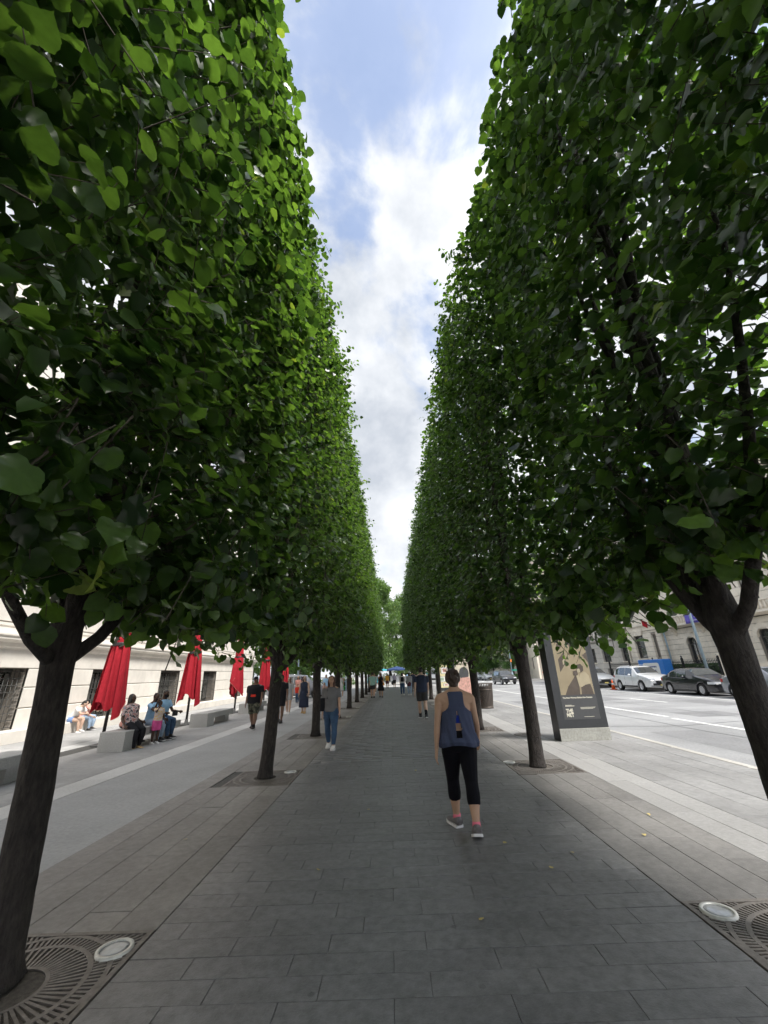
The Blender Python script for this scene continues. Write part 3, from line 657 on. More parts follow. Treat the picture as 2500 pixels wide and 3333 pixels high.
# ------------------------------------------------------------------ closed red parasols
def cloth_mat(name, col, rough=0.85, var=0.10, bump=0.5, bscale=14, scale=5):
    return mat(name, col, rough, spec=0.25, var=var, scale=scale, bump=bump, bscale=bscale)
M_RED = cloth_mat('red_canvas', (0.43, 0.022, 0.036)); M_POLE = mat('black_pole', (0.030, 0.028, 0.030), 0.45, var=0.1)
M_PIPING = cloth_mat('pale_piping', (0.62, 0.20, 0.17))
M_BASE = mat('parasol_base', (0.12, 0.12, 0.12), 0.7, var=0.1)
def make_parasol(seed):
    g = random.Random(seed); root = empty('closed_parasol')
    MB().tube([(0, 0, 0), (0, 0, 4.35)], .045, 12).build('pole', M_POLE, root)
    MB().lathe([(.26, 0), (.26, .03), (.07, .045), (.06, .2), (.05, .2)], seg=20).build('base', M_BASE, root)
    n = 72
    def sheet(nz, zt, f_r, f_zb, a0, a1, name, m):
        V = []; F = []
        for i in range(nz+1):
            t = i/nz
            for k in range(n+1):
                a = a0+(a1-a0)*k/n; zb = f_zb(a, k/n); z = zt+(zb-zt)*t; r = f_r(a, z, k/n); V.append((r*math.cos(a), r*math.sin(a), z))
        for i in range(nz):
            for k in range(n): p = i*(n+1)+k; F.append((p, p+1, p+n+2, p+n+1))
        return MB().add(V, F, True).build(name, m, root)
    def rad(z):
        if z > 2.75: return 0.10+0.13*max(0, (4.35-z))/1.6
        return 0.215+0.15*((2.75-z)/1.9)**0.9 if z > 0.4 else .4
    ph = g.uniform(0, 6)
    def r1(a, z, u): return rad(z)*0.86*(1+0.20*math.cos(7*a+ph+0.5*z)+0.10*math.cos(13*a+z*2)) if z < 2.7 else rad(z)*.88*(1+.14*math.cos(7*a+ph))
    sheet(26, 4.32, r1, lambda a, u: 1.02+0.12*math.sin(3*a+ph), 0, 2*math.pi, 'canopy', M_RED)
    a0 = g.uniform(-0.4, 0.3)-0.6
    def r2(a, z, u): return rad(z)*(1.0+0.10*math.cos(5*a+ph)+0.16*(u-.5)**2*2)+.012
    def zb2(a, u): return 0.66+1.05*u**1.4
    def zb3(a, u): return 1.62-0.85*u
    s = sheet(24, 2.72, r2, zb2, a0, a0+2.9, 'outer_fold', M_RED)
    sheet(24, 2.72, lambda a, z, u: r2(a, z, u)*1.06+.01, zb3, a0+1.9, a0+4.3, 'outer_fold', M_RED)
    # pale piping along the hems
    for (aa, bb, zf, q) in ((a0, a0+2.9, zb2, 1.0), (a0+1.9, a0+4.3, zb3, 1.06)):
        pts = [((r2(aa+(bb-aa)*k/24, zf(0, k/24), k/24)*q+.012)*math.cos(aa+(bb-aa)*k/24), (r2(aa+(bb-aa)*k/24, zf(0, k/24), k/24)*q+.012)*math.sin(aa+(bb-aa)*k/24), zf(0, k/24)) for k in range(25)]
        MB().tube(pts, .008, 6).build('piping', M_PIPING, root)
    MB().lathe([(.245, 2.68), (.25, 2.70), (.25, 2.76), (.245, 2.78)], seg=24).build('strap', M_POLE, root)
    MB().lathe([(.03, 4.3), (.06, 4.34), (.05, 4.40), (.01, 4.44)], seg=12).build('finial', M_POLE, root)
    return root
for k, y in enumerate((12.75, 17.75, 23.0, 28.1, 33.2)):
    o = make_parasol(k+3); o.location = (-8.32, y, 0); o.rotation_euler = (0, 0, [0.0, 0.5, 2.4, 0.9, 0.2][k]-0.15)
    tag(o, ['closed red parasol behind the group seated on the stone bench', 'second closed red parasol from the camera, beside a long stone bench', 'third closed red parasol from the camera, in front of the museum wall', 'fourth closed red parasol from the camera, half behind a tree trunk', 'farthest closed red parasol, past the end of the museum wall'][k], 'parasol', 'closed red parasols in front of the museum')

# ------------------------------------------------------------------ granite benches
M_GRAN = mat('bench_granite', (0.44, 0.435, 0.425), 0.7, var=0.14, scale=40, stain=0.12, bump=0.15, bscale=60)
def make_bench(x, y, L, label):
    b = empty('stone_bench', (x, y, 0)); tag(b, label, 'bench', 'granite benches in front of the museum')
    MB().bevbox(-.33, .33, 0, .62, 0.002, .458, .01).build('end_block', M_GRAN, b)
    MB().bevbox(-.33, .33, .625, L, .27, .458, .01).build('seat', M_GRAN, b)
    MB().bevbox(-.22, .20, L-.55, L-.12, 0.002, .268, .004).build('foot', M_GRAN, b)
    return b
make_bench(-7.26, 6.15, 2.7, 'granite bench nearest the camera, left of the first trunk')
make_bench(-7.26, 11.50, 2.9, 'granite bench with a group of people sitting on it')
make_bench(-7.32, 16.60, 2.6, 'empty granite bench right of the second parasol')
make_bench(-7.45, 22.10, 2.6, 'empty granite bench partly behind the man in the black cap')
make_bench(-7.45, 27.30, 2.6, 'farthest granite bench, behind a tree trunk')
# ------------------------------------------------------------------ poster kiosks
def text_part(s, size, m, parent, loc, rot, name='lettering', bold=0.0, align='LEFT', squash=1.0):
    c = bpy.data.curves.new(name, 'FONT'); c.body = s; c.size = size; c.extrude = 0.0008; c.offset = bold; c.align_x = align; c.space_line = 0.8; c.resolution_u = 3
    t = bpy.data.objects.new(name, c); WORK.collection.objects.link(t); WORK.view_layers[0].update()
    me = bpy.data.meshes.new_from_object(t.evaluated_get(WORK.view_layers[0].depsgraph)); bpy.data.objects.remove(t); me.materials.clear(); me.materials.append(m)
    o = link(name, me, parent, loc=loc, rot=rot); o.scale = (squash, 1, 1); return o
M_KBOX = mat('kiosk_dark_metal', (0.050, 0.052, 0.055), 0.30, metal=0.2, var=0.1, scale=3)
M_KSIDE = mat('kiosk_black_side', (0.022, 0.022, 0.024), 0.35, var=0.1)
M_KBASE = mat('kiosk_granite_base', (0.36, 0.355, 0.32), 0.8, var=0.16, scale=22, stain=0.15, stain_scale=3)
M_PDARK = mat('poster_dark', (0.075, 0.076, 0.078), 0.35, var=0.05)
M_SEPIA = mat('poster_sepia', (0.33, 0.27, 0.175), 0.35, var=0.10, scale=2.2)
M_SEPIA2 = mat('poster_sepia_pale', (0.43, 0.365, 0.25), 0.35, var=0.08, scale=3)
M_SEPIAD = mat('poster_brown', (0.10, 0.078, 0.062), 0.35, var=0.2, scale=3)
M_CREAM = mat('poster_cream_text', (0.85, 0.80, 0.66), 0.4)
def flat_poly(pts, z, m, name, parent, w):
    """printed shape on a poster face: pts in poster metres, laid w in front"""
    b = MB(); b.add([(p[0], -w, p[1]) for p in pts], [tuple(range(len(pts)))]); return b.build(name, m, parent)
def make_kiosk():
    k = empty('poster_kiosk', (4.52, 10.66, 0)); tag(k, 'dark advertising kiosk with a sepia exhibition poster on a granite base by the kerb', 'poster kiosk')
    MB().bevbox(-.60, .58, 0.0, .42, 0.002, .262, .006).build('base', M_KBASE, k)
    MB().box(-.595, .575, 0.012, .41, .268, 2.85).build('case', M_KBOX, k)
    MB().box(-.605, -.597, -.002, .425, 0.003, 2.86).build('side_panel', M_KSIDE, k)
    MB().box(-.62, .60, -.02, .44, 2.865, 2.95).build('cap', M_KSIDE, k)
    p = empty('poster', (0, 0.008, 0)); p.parent = k
    flat_poly([(-.43, .45), (.43, .45), (.43, 2.42), (-.43, 2.42)], 0, M_PDARK, 'sheet', p, 0.0)
    flat_poly([(-.41, .985), (.41, .985), (.41, 2.41), (-.41, 2.41)], 0, M_SEPIA, 'print', p, 0.002)
    sh = lambda pts, m, w=.004: flat_poly(pts, 0, m, 'print', p, w)
    sh([(-.30, .985), (-.20, 1.16), (.03, 1.42), (.10, 1.36), (.06, .985)], M_SEPIAD)                       # dark parapet
    sh([(-.32, 1.50), (-.14, 1.72), (-.14, 1.98), (-.32, 1.80)], M_SEPIAD); sh([(-.22, 1.66), (-.15, 1.74), (-.15, 1.84), (-.22, 1.76)], M_SEPIA2, .006)
    sh([(-.30, 1.98), (-.18, 2.10), (-.18, 2.28), (-.30, 2.16)], M_SEPIAD)
    sh([(.04, 1.90), (.40, 2.30), (.40, 2.41), (.10, 2.41), (.0, 2.24)], M_SEPIAD); sh([(.13, 1.98), (.37, 2.27), (.37, 2.40), (.24, 2.40), (.12, 2.14)], M_SEPIA2, .006)
    sh([(.41, 1.70), (.41, 1.95), (.30, 1.88)], M_SEPIAD)
    sh([(.10, .985), (.12, 1.18), (.20, 1.30), (.34, 1.28), (.38, 1.10), (.39, .985)], M_SEPIAD)            # a figure holding a camera, simplified
    sh([(.11, 1.14), (.10, 1.30), (.16, 1.45), (.28, 1.50), (.36, 1.40), (.37, 1.22), (.24, 1.20)], M_SEPIA2, .006)
    sh([(.09, 1.56), (.12, 1.66), (.20, 1.68), (.26, 1.62), (.25, 1.52), (.17, 1.47), (.10, 1.49)], M_SEPIAD, .008)
    sh([(.08, 1.48), (.10, 1.56), (.16, 1.57), (.17, 1.48)], M_SEPIA2, .010); sh([(-.01, 1.42), (-.01, 1.52), (.09, 1.53), (.10, 1.42)], M_SEPIAD, .012); sh([(.08, 1.12), (.05, 1.40), (.11, 1.45), (.15, 1.25)], M_SEPIA2, .009)
    rot = (math.pi/2, 0, 0)
    text_part('The New Woman Behind the Camera', .047, M_CREAM, p, (-.385, -.003, .905), rot, bold=.0012, squash=.98)
    text_part('THE\nMET', .115, M_CREAM, p, (-.36, -.003, .60), rot, bold=.003, squash=.8)
    for (x, z, w, h) in ((-.36, .735, .22, .012), (-.36, .755, .16, .008), (.0, .70, .36, .006), (.0, .685, .34, .006), (.0, .67, .30, .006), (.05, .50, .24, .006)):
        flat_poly([(x, z), (x+w, z), (x+w, z+h), (x, z+h)], 0, M_CREAM, 'small_print', p, .003)
    return k
make_kiosk()
M_YPOST = mat('yellow_poster', (0.80, 0.70, 0.40), 0.5, var=0.06); M_PINKP = mat('pink_print', (0.60, 0.34, 0.28), 0.5, var=0.3, scale=9); M_GREENP = mat('green_print', (0.35, 0.45, 0.33), 0.5, var=0.3, scale=9)
M_WHITEP = mat('white_paper', (0.85, 0.84, 0.80), 0.6); M_TANP = mat('tan_poster', (0.62, 0.55, 0.44), 0.5, var=0.22, scale=4)
KIOSK_A, KIOSK_B = (3.95, 32.5), (4.15, 24.5)
def small_kiosk(x, y, kind, label):
    k = empty('poster_kiosk', (x, y, 0)); tag(k, label, 'poster kiosk')
    MB().bevbox(-.6, .6, 0, .4, 0.002, .30, .006).build('base', M_KBASE, k); MB().box(-.59, .59, .01, .39, .305, 2.8).build('case', M_KBOX, k)
    p = empty('poster', (0, .006, 0)); p.parent = k
    if kind == 0:
        flat_poly([(-.5, .52), (.5, .52), (.5, 2.7), (-.5, 2.7)], 0, M_YPOST, 'sheet', p, 0)
        for (cx, cz, w, h, m) in ((.12, 1.72, .30, .24, M_PINKP), (-.14, 1.12, .25, .20, M_GREENP), (.15, .72, .22, .10, M_PINKP)):
            for q, mm, d in ((1.0, M_SEPIAD, .003), (.9, M_WHITEP, .005), (.55, m, .007)): flat_poly([(cx-w*q, cz-h*q), (cx+w*q, cz-h*q), (cx+w*q, cz+h*q), (cx-w*q, cz+h*q)], 0, mm, 'print', p, d)
    else:
        flat_poly([(-.5, .40), (.5, .40), (.5, 2.7), (-.5, 2.7)], 0, M_TANP, 'sheet', p, 0)
        for i in range(5): flat_poly([(-.5, 1.95+i*.15), (.5, 2.0+i*.15), (.5, 2.05+i*.15), (-.5, 2.0+i*.15)], 0, M_SEPIAD, 'print', p, .003)
        flat_poly([(.0+.28*math.cos(a*.39), 1.5+.34*math.sin(a*.39)) for a in range(16)], 0, M_PDARK, 'print', p, .003)
        flat_poly([(-.45, .42), (.48, .42), (.48, 1.15), (.2, 1.3), (-.3, 1.25)], 0, M_PINKP, 'print', p, .004)
small_kiosk(KIOSK_A[0], KIOSK_A[1], 0, 'kiosk with a yellow poster of framed pictures, left of the walking woman\'s head')
small_kiosk(KIOSK_B[0], KIOSK_B[1], 1, 'kiosk with a tan poster just right of the walking woman\'s head')

# ------------------------------------------------------------------ litter basket
M_BIN = mat('bin_brown_metal', (0.105, 0.085, 0.072), 0.5, metal=0.3, var=0.12, scale=5)
def make_bin():
    b = empty('litter_basket', (4.33, 20.3, 0)); tag(b, 'brown slatted metal litter basket on the kerb-side pavement', 'litter basket')
    MB().lathe([(.27, .03), (.325, .92), (.30, .92), (.25, .05)], seg=24).build('liner', M_KSIDE, b)
    for k in range(30):
        a = 2*math.pi*k/30; c, s = math.cos(a), math.sin(a); m = MB(); w = .022
        prof = [(.285, .06), (.33, .55), (.345, .94), (.375, 1.04)]
        V = []
        for r, z in prof:
            for rr in (r, r+.012): V += [(c*rr-s*w, s*rr+c*w, z), (c*rr+s*w, s*rr-c*w, z)]
        F = []
        for i in range(3): o = 4*i; F += [(o, o+1, o+5, o+4), (o+2, o+6, o+7, o+3), (o, o+4, o+6, o+2), (o+1, o+3, o+7, o+5)]
        F += [(12, 13, 15, 14)]
        m.add(V, F).build('slat', M_BIN, b)
    MB().lathe([(.30, 0), (.31, .05), (.30, .08), (.2, .08)], seg=24).build('foot_ring', M_BIN, b)
    MB().tube([(.352*math.cos(a*.2618), .352*math.sin(a*.2618), .78) for a in range(25)], .02, 6).build('hoop', M_BIN, b)
    MB().tube([(.385*math.cos(a*.2618), .385*math.sin(a*.2618), 1.045) for a in range(25)], .015, 6).build('rim', M_BIN, b)
make_bin()

# ------------------------------------------------------------------ cars
M_TYRE = mat('tyre', (0.018, 0.018, 0.018), 0.85, var=0.15, scale=20); M_RIM = mat('alloy', (0.62, 0.62, 0.64), 0.3, metal=0.8); M_CHASS = mat('car_underside', (0.015, 0.015, 0.016), 0.8)
M_CGLASS = glass_mat('car_glass', (0.035, 0.042, 0.048), 0.03); M_HEAD = mat('headlamp', (0.75, 0.77, 0.80), 0.1, spec=0.9); M_TAIL = mat('tail_lamp', (0.45, 0.01, 0.012), 0.15); M_TRIM = mat('car_black_trim', (0.02, 0.02, 0.022), 0.5); M_PLATE = mat('plate_yellow', (0.75, 0.60, 0.18), 0.5); M_CHROME = mat('chrome', (0.75, 0.75, 0.77), 0.12, metal=1.0)
def paint(name, col): return mat('paint_'+name, col, 0.28, spec=0.6, coat=0.9, metal=0.15)
P_WHITE = paint('white', (0.78, 0.79, 0.80)); P_BLACK = paint('black', (0.010, 0.011, 0.016)); P_GREY = paint('grey', (0.10, 0.105, 0.12)); P_SILVER = paint('silver', (0.42, 0.44, 0.46)); P_DSILV = paint('dark_silver', (0.22, 0.23, 0.26)); P_YEL = paint('taxi_yellow', (0.80, 0.50, 0.03))
CAR_KINDS = {   # y from tail (0) to nose (1): belt z, top z, half-width; pillars for windows
 'sedan': dict(L=4.62, W=.90, wb=(.205, .800), wr=.315, zb=.22,
    y=[0, .03, .10, .17, .245, .36, .50, .575, .72, .86, .95, .985, 1.0], top=[.80, 1.00, 1.06, 1.10, 1.30, 1.455, 1.455, 1.42, 1.06, .96, .84, .72, .60], belt=[.78, .93, .96, .97, .96, .94, .92, .91, .90, .86, .78, .68, .56], hw=[.80, .90, .97, 1, 1, 1, 1, 1, .99, .97, .90, .82, .74],
    win=[(.245, .375), (.385, .56)], rear=(.185, .335), wind=(.585, .715)),
 'suv': dict(L=4.60, W=.93, wb=(.185, .795), wr=.355, zb=.30,
    y=[0, .03, .08, .14, .22, .36, .52, .58, .72, .86, .95, .985, 1.0], top=[.95, 1.25, 1.48, 1.64, 1.69, 1.70, 1.66, 1.60, 1.16, 1.07, .96, .84, .70], belt=[.93, 1.06, 1.09, 1.09, 1.08, 1.05, 1.02, 1.01, 1.02, .97, .88, .78, .66], hw=[.86, .94, .98, 1, 1, 1, 1, 1, .99, .97, .91, .84, .78],
    win=[(.10, .20), (.21, .375), (.385, .575)], rear=(.035, .125), wind=(.59, .715)),
 'van': dict(L=5.2, W=1.0, wb=(.19, .80), wr=.38, zb=.32,
    y=[0, .02, .05, .10, .22, .40, .58, .64, .76, .88, .955, .985, 1.0], top=[1.05, 1.50, 1.80, 1.90, 1.94, 1.95, 1.92, 1.85, 1.25, 1.14, 1.04, .90, .74], belt=[1.0, 1.16, 1.18, 1.18, 1.17, 1.15, 1.13, 1.12, 1.12, 1.05, .96, .84, .70], hw=[.9, .97, 1, 1, 1, 1, 1, 1, .99, .97, .92, .86, .8],
    win=[(.06, .22), (.23, .42), (.43, .62)], rear=(.025, .07), wind=(.65, .75))}
def make_car(kind, body, name='parked_car', plate=None, spokes=8):
    K = CAR_KINDS[kind]; L, W = K['L'], K['W']; root = empty(name); yy = np.array(K['y'])*L-L/2
    def sm(key, y):
        v = np.interp([y-.05, y, y+.05], yy, np.array(K[key])*(W if key == 'hw' else 1)); return float(v.mean())
    ya = [q*L-L/2 for q in K['wb']]; Rw = K['wr']; zb = K['zb']; aR = Rw+.065
    def arch(y):
        z = zb
        for w in ya:
            if abs(y-w) < aR: z = max(z, Rw+math.sqrt(aR*aR-(y-w)**2))
        return z
    def sect(y):
        hw, zt, ze = sm('hw', y), sm('top', y), sm('belt', y); endf = min(1, (L/2-abs(y))/.12)
        ze = min(ze, zt-.03); a = arch(y); zb_ = zb+(1-endf)*.12; a = max(a, zb_)
        wr = hw*(0.955 - 0.30*min(1, max(0, zt-ze-.10)/.60)*.85)
        za = max(.55*ze+.45*zb, a+.02)
        return [(0, zb_), (hw-.26, zb_), (hw-.26, a), (hw-.02, a), (hw-.002, max(a+.03, zb_+.1)), (hw, max(za, a+.05)), (hw*.985, max(ze-.06, a+.07)), (hw*.955, max(ze, a+.09)), (wr+.012, max(zt-.075, ze+.012)), (wr*.93, zt-.018), (wr*.6, zt), (0, zt+.008)]
    st = sorted(set([round(v, 3) for v in np.linspace(-L/2, L/2, 34)]+[round(w+s*aR*math.cos(t), 3) for w in ya for s in (-1, 1) for t in np.linspace(0.0, 1.5, 7)]+[round(w+s*(aR+.004), 3) for w in ya for s in (-1, 1)]))
    V = []; F = []; n = 12
    for y in st:
        s = sect(y); V += [(x, y, z) for x, z in s]+[(-x, y, z) for x, z in s[-2:0:-1]]
    m = 2*n-2
    for i in range(len(st)-1):
        for k in range(m): k2 = (k+1) % m; F.append((i*m+k, i*m+k2, (i+1)*m+k2, (i+1)*m+k))
    F += [tuple(range(m)), tuple((len(st)-1)*m+k for k in range(m))]
    b = MB().add(V, F, True); o = b.build('body', body, root); o.data.set_sharp_from_angle(angle=R(38))
    def side_pt(y, t, sx, off):
        s = sect(y); a, c = s[7], s[8]; x = a[0]+(c[0]-a[0])*t; z = a[1]+(c[1]-a[1])*t; d = Vector((c[1]-a[1], 0, a[0]-c[0])); d.normalize(); return (sx*(x+d.x*off), y, z+d.z*off)
    for sx in (-1, 1):
        for (u0, u1) in K['win']:
            V = []; F = []; nn = 7; ys = np.linspace(u0*L-L/2, u1*L-L/2, nn)
            for y in ys:
                for t in (.06, .5, .93): V.append(side_pt(y, t, sx, .006))
            for i in range(nn-1):
                for j in range(2): F.append((3*i+j, 3*i+j+1, 3*i+j+4, 3*i+j+3))
            MB().add(V, F, True).build('side_window', M_CGLASS, root)
            pts = [side_pt(ys[0]-.012, .04, sx, .008), side_pt(ys[-1]+.012, .04, sx, .008)]; MB().tube(pts, .009, 5).build('window_trim', M_TRIM, root)
        for q in (K['win'][-1][0]-.005, K['win'][-1][1]+.01) if len(K['win']) else ():
            y = q*L-L/2; s = sect(y); MB().tube([(sx*(s[p][0]+.001), y, s[p][1]) for p in (4, 5, 6, 7)], .004, 4).build('door_gap', M_TRIM, root)
        y = (K['win'][-1][1]-.02)*L-L/2; s = sect(y); mx = sx*(s[7][0]+.09)
        mi = MB(); mi.lathe([(.02, -.07), (.10, -.05), (.11, .03), (.04, .07)], (mx, y, s[7][1]+.07), 10, sx=1, sy=.6); mi.box(mx-.06*sx, mx-.14*sx, y-.02, y+.02, s[7][1]-.0, s[7][1]+.04); mi.build('wing_mirror', body, root)
        for q in (K['win'][0][0]+.10, K['win'][-1][0]+.02): y = q*L-L/2; s = sect(y); MB().box(sx*(s[6][0]+.0), sx*(s[6][0]+.025), y, y+.16, s[6][1]-.08, s[6][1]-.05).build('door_handle', body, root)
    def top_panel(u0, u1, name):
        V = []; F = []; nn = 8; ys = np.linspace(u0*L-L/2, u1*L-L/2, nn)
        for i, y in enumerate(ys):
            s = sect(y); t = i/(nn-1)
            for fx in np.linspace(-1, 1, 9):
                x = fx*s[8][0]*.90; ax = abs(x)
                z = np.interp(ax, [0, s[10][0], s[9][0], s[8][0]], [s[11][1], s[10][1], s[9][1], s[8][1]]); V.append((x, y, z+.010))
        for i in range(nn-1):
            for j in range(8): F.append((9*i+j, 9*i+j+1, 9*i+j+10, 9*i+j+9))
        MB().add(V, F, True).build(name, M_CGLASS, root)
    top_panel(*K['wind'], 'windscreen'); top_panel(*K['rear'], 'rear_window')
    for i, wy in enumerate(ya):
        for sx in (-1, 1):
            w = empty('wheel', (sx*(W-.115), wy, Rw)); w.parent = root; w.rotation_euler = (0, sx*math.pi/2, 0)
            MB().lathe([(Rw*.60, -.10), (Rw*.93, -.105), (Rw, -.07), (Rw, .07), (Rw*.93, .105), (Rw*.66, .105), (Rw*.64, .06)], seg=28).build('tyre', M_TYRE, w)
            rm = MB(); rm.lathe([(Rw*.68, .08), (Rw*.66, .10), (Rw*.60, .085), (Rw*.58, .02)], seg=28)
            for k in range(spokes):
                a = 2*math.pi*k/spokes; c, s = math.cos(a), math.sin(a)
                rm.add([(c*r-s*o, s*r+c*o, z) for z in (.05, .092) for r, o in ((.03, -.035), (Rw*.62, -.022), (Rw*.62, .022), (.03, .035))], [(4, 5, 6, 7), (0, 1, 5, 4), (2, 3, 7, 6), (1, 2, 6, 5), (3, 0, 4, 7)])
            rm.lathe([(.06, .06), (.055, .10), (.01, .105)], seg=12); rm.build('rim', M_RIM, w)
            MB().lathe([(Rw*.6, .0), (Rw*.6, .015)], seg=20).build('hub', M_CHASS, w)
    for sx in (-1, 1):
        y = L/2-.14; zt = sm('top', y); s = sect(y)
        def patch(y0, y1, z0, z1, x0, name, mt, sgn):
            V = []; 
            for y in np.linspace(y0, y1, 5):
                hw = sm('hw', y); V += [(sx*(hw+.006), y, z0), (sx*(hw*.99+.004), y, z1)]
            ye = y1+sgn*.012; V += [(sx*x0, ye+sgn*.05, z0+.02), (sx*x0, ye+sgn*.03, z1-.01)]
            MB().add(V, [(2*i, 2*i+1, 2*i+3, 2*i+2) for i in range(5)], True).build(name, mt, root)
        zf = sm('belt', L/2-.2)
        patch(L/2-.42, L/2-.05, zf-.15, zf-.02, W*.45, 'headlight', M_HEAD, 1)
        zr = sm('belt', -L/2+.15)
        patch(-L/2+.36, -L/2+.04, zr-.16, zr-.0, W*.42, 'tail_light', M_TAIL, -1)
    zg = sm('top', L/2-.03)
    MB().box(-W*.42, W*.42, L/2-.03, L/2+.03, zg-.24, zg-.10).build('grille', M_TRIM, root)
    MB().box(-W*.44, W*.44, L/2+.005, L/2+.035, zg-.095, zg-.075).build('grille_bar', M_CHROME, root)
    MB().box(-W*.66, W*.66, L/2-.04, L/2+.012, zb+.10, zb+.24).build('bumper_intake', M_TRIM, root)
    MB().box(-.16, .16, L/2+.036, L/2+.045, zg-.40, zg-.30).build('number_plate', plate or M_PLATE, root)
    MB().box(-.16, .16, -L/2-.02, -L/2+.02, zg-.1, zg).build('number_plate', plate or M_PLATE, root)
    for sx in (-1, 1): MB().box(sx*(W-.03), sx*(W-.005), ya[0]+aR+.02, ya[1]-aR-.02, zb-.01, zb+.08).build('sill_trim', M_TRIM, root)
    if kind != 'sedan':
        for sx in (-1, 1):
            y0, y1 = -L/2+.14*L, -L/2+.5*L; MB().tube([(sx*W*.64, y0, sm('top', y0)+.03), (sx*W*.64, (y0+y1)/2, sm('top', (y0+y1)/2)+.06), (sx*W*.64, y1, sm('top', y1)+.03)], .014, 6).build('roof_rail', M_CHROME, root)
    return root
ZS = -0.13
def park(c, x, y, rz, label, cat='car', group='cars parked along the far kerb'):
    c.location = (x, y, ZS); c.rotation_euler = (0, 0, rz); tag(c, label, cat, group); return c
park(make_car('suv', P_WHITE, spokes=5), 18.42, 31.95, math.pi, 'white compact SUV parked at the far kerb beside an orange cone')
park(make_car('sedan', P_BLACK, spokes=10), 18.32, 26.05, math.pi, 'black sedan parked between the white SUV and a grey car')
park(make_car('sedan', P_DSILV, spokes=5), 18.30, 21.0, math.pi, 'dark grey car at the far kerb cut off by the right-hand trunk')
park(make_car('suv', P_SILVER), 18.45, 39.6, math.pi, 'silver car mostly hidden behind the poster kiosk')
park(make_car('suv', P_BLACK, 'driving_car', plate=M_WHITEP), 14.75, 56.5, math.pi+.10, 'black SUV driving towards the camera on the avenue', group='cars driving on the avenue')
c0 = park(make_car('sedan', P_SILVER), 18.35, 82.0, math.pi, 'nearest of three pale cars parked in a row far up the avenue')
for k, (y, lab) in enumerate(((89.0, 'middle of three pale cars parked in a row far up the avenue'), (96.5, 'farthest of three pale cars parked in a row far up the avenue'))):
    park(copy_tree(c0), 18.35, y, math.pi, lab)
park(make_car('van', P_DSILV, 'driving_car'), -7.95, 37.2, -math.pi/2, 'silver SUV seen side-on beyond the museum, behind the crowd', group='cars at the end of the walkway')
cone = empty('traffic_cone', (17.55, 34.55, ZS)); tag(cone, 'orange traffic cone with a white band beside the white SUV', 'traffic cone')
M_ORANGE = mat('cone_orange', (0.85, 0.13, 0.02), 0.6)
MB().bevbox(-.19, .19, -.19, .19, 0.002, .05, .01).build('foot', M_ORANGE, cone); MB().lathe([(.14, .05), (.115, .22), (.075, .47), (.03, .72), (.02, .72)], seg=20).build('body', M_ORANGE, cone); MB().lathe([(.098, .34), (.079, .465), (.077, .47)], seg=20).build('band', M_WHITEP, cone)
# ------------------------------------------------------------------ lamp posts on the far side
M_BLUEP = mat('pale_blue_post', (0.33, 0.43, 0.50), 0.5, metal=0.2, var=0.08); M_SIGNO = mat('orange_sign', (0.85, 0.25, 0.05), 0.5); M_SIGNG = mat('green_sign', (0.03, 0.30, 0.20), 0.5)
def lamp_post(x, y, h, label, arm=True, signal=False):
    p = empty('street_lamp', (x, y, 0)); tag(p, label, 'street lamp', 'pale blue street lamps')
    MB().lathe([(.26, 0), (.26, .08), (.17, .5), (.15, 1.0), (.10, 1.2), (.1, 1.25)], seg=16).build('base', M_BLUEP, p)
    MB().tube([(0, 0, 1.2), (0, 0, h)], [.095, .06], 14).build('post', M_BLUEP, p)
    if arm: MB().tube([(0, 0, h-.2), (-.8, 0, h+.35), (-2.0, 0, h+.55)], [.05, .04, .03], 8).build('arm', M_BLUEP, p); MB().lathe([(.02, 0), (.13, .05), (.1, .14), (.02, .16)], (-2.2, 0, h+.42), 12, sx=2.2).build('lamp_head', M_BLUEP, p)
    if signal:
        s = empty('walk_signal', (-.0, -.2, 3.0)); s.parent = p
        MB().bevbox(-.16, .16, -.12, .08, -.25, .25, .02).build('housing', M_TRIM, s); MB().box(-.13, .13, -.135, -.122, -.2, .2).build('face', M_SIGNO, s)
        MB().box(.10, .85, -.02, .02, 1.4, 1.65).build('street_sign', M_SIGNG, p)
    return p
lamp_post(20.25, 27.6, 8.5, 'pale blue street lamp rising behind the black sedan')
lamp_post(20.0, 71.0, 7.5, 'pale blue street lamp at the far corner behind the black driving SUV', signal=True)
lamp_post(-9.2, 42.0, 6.5, 'pale lamp post on the plaza beyond the last parasol', arm=False)
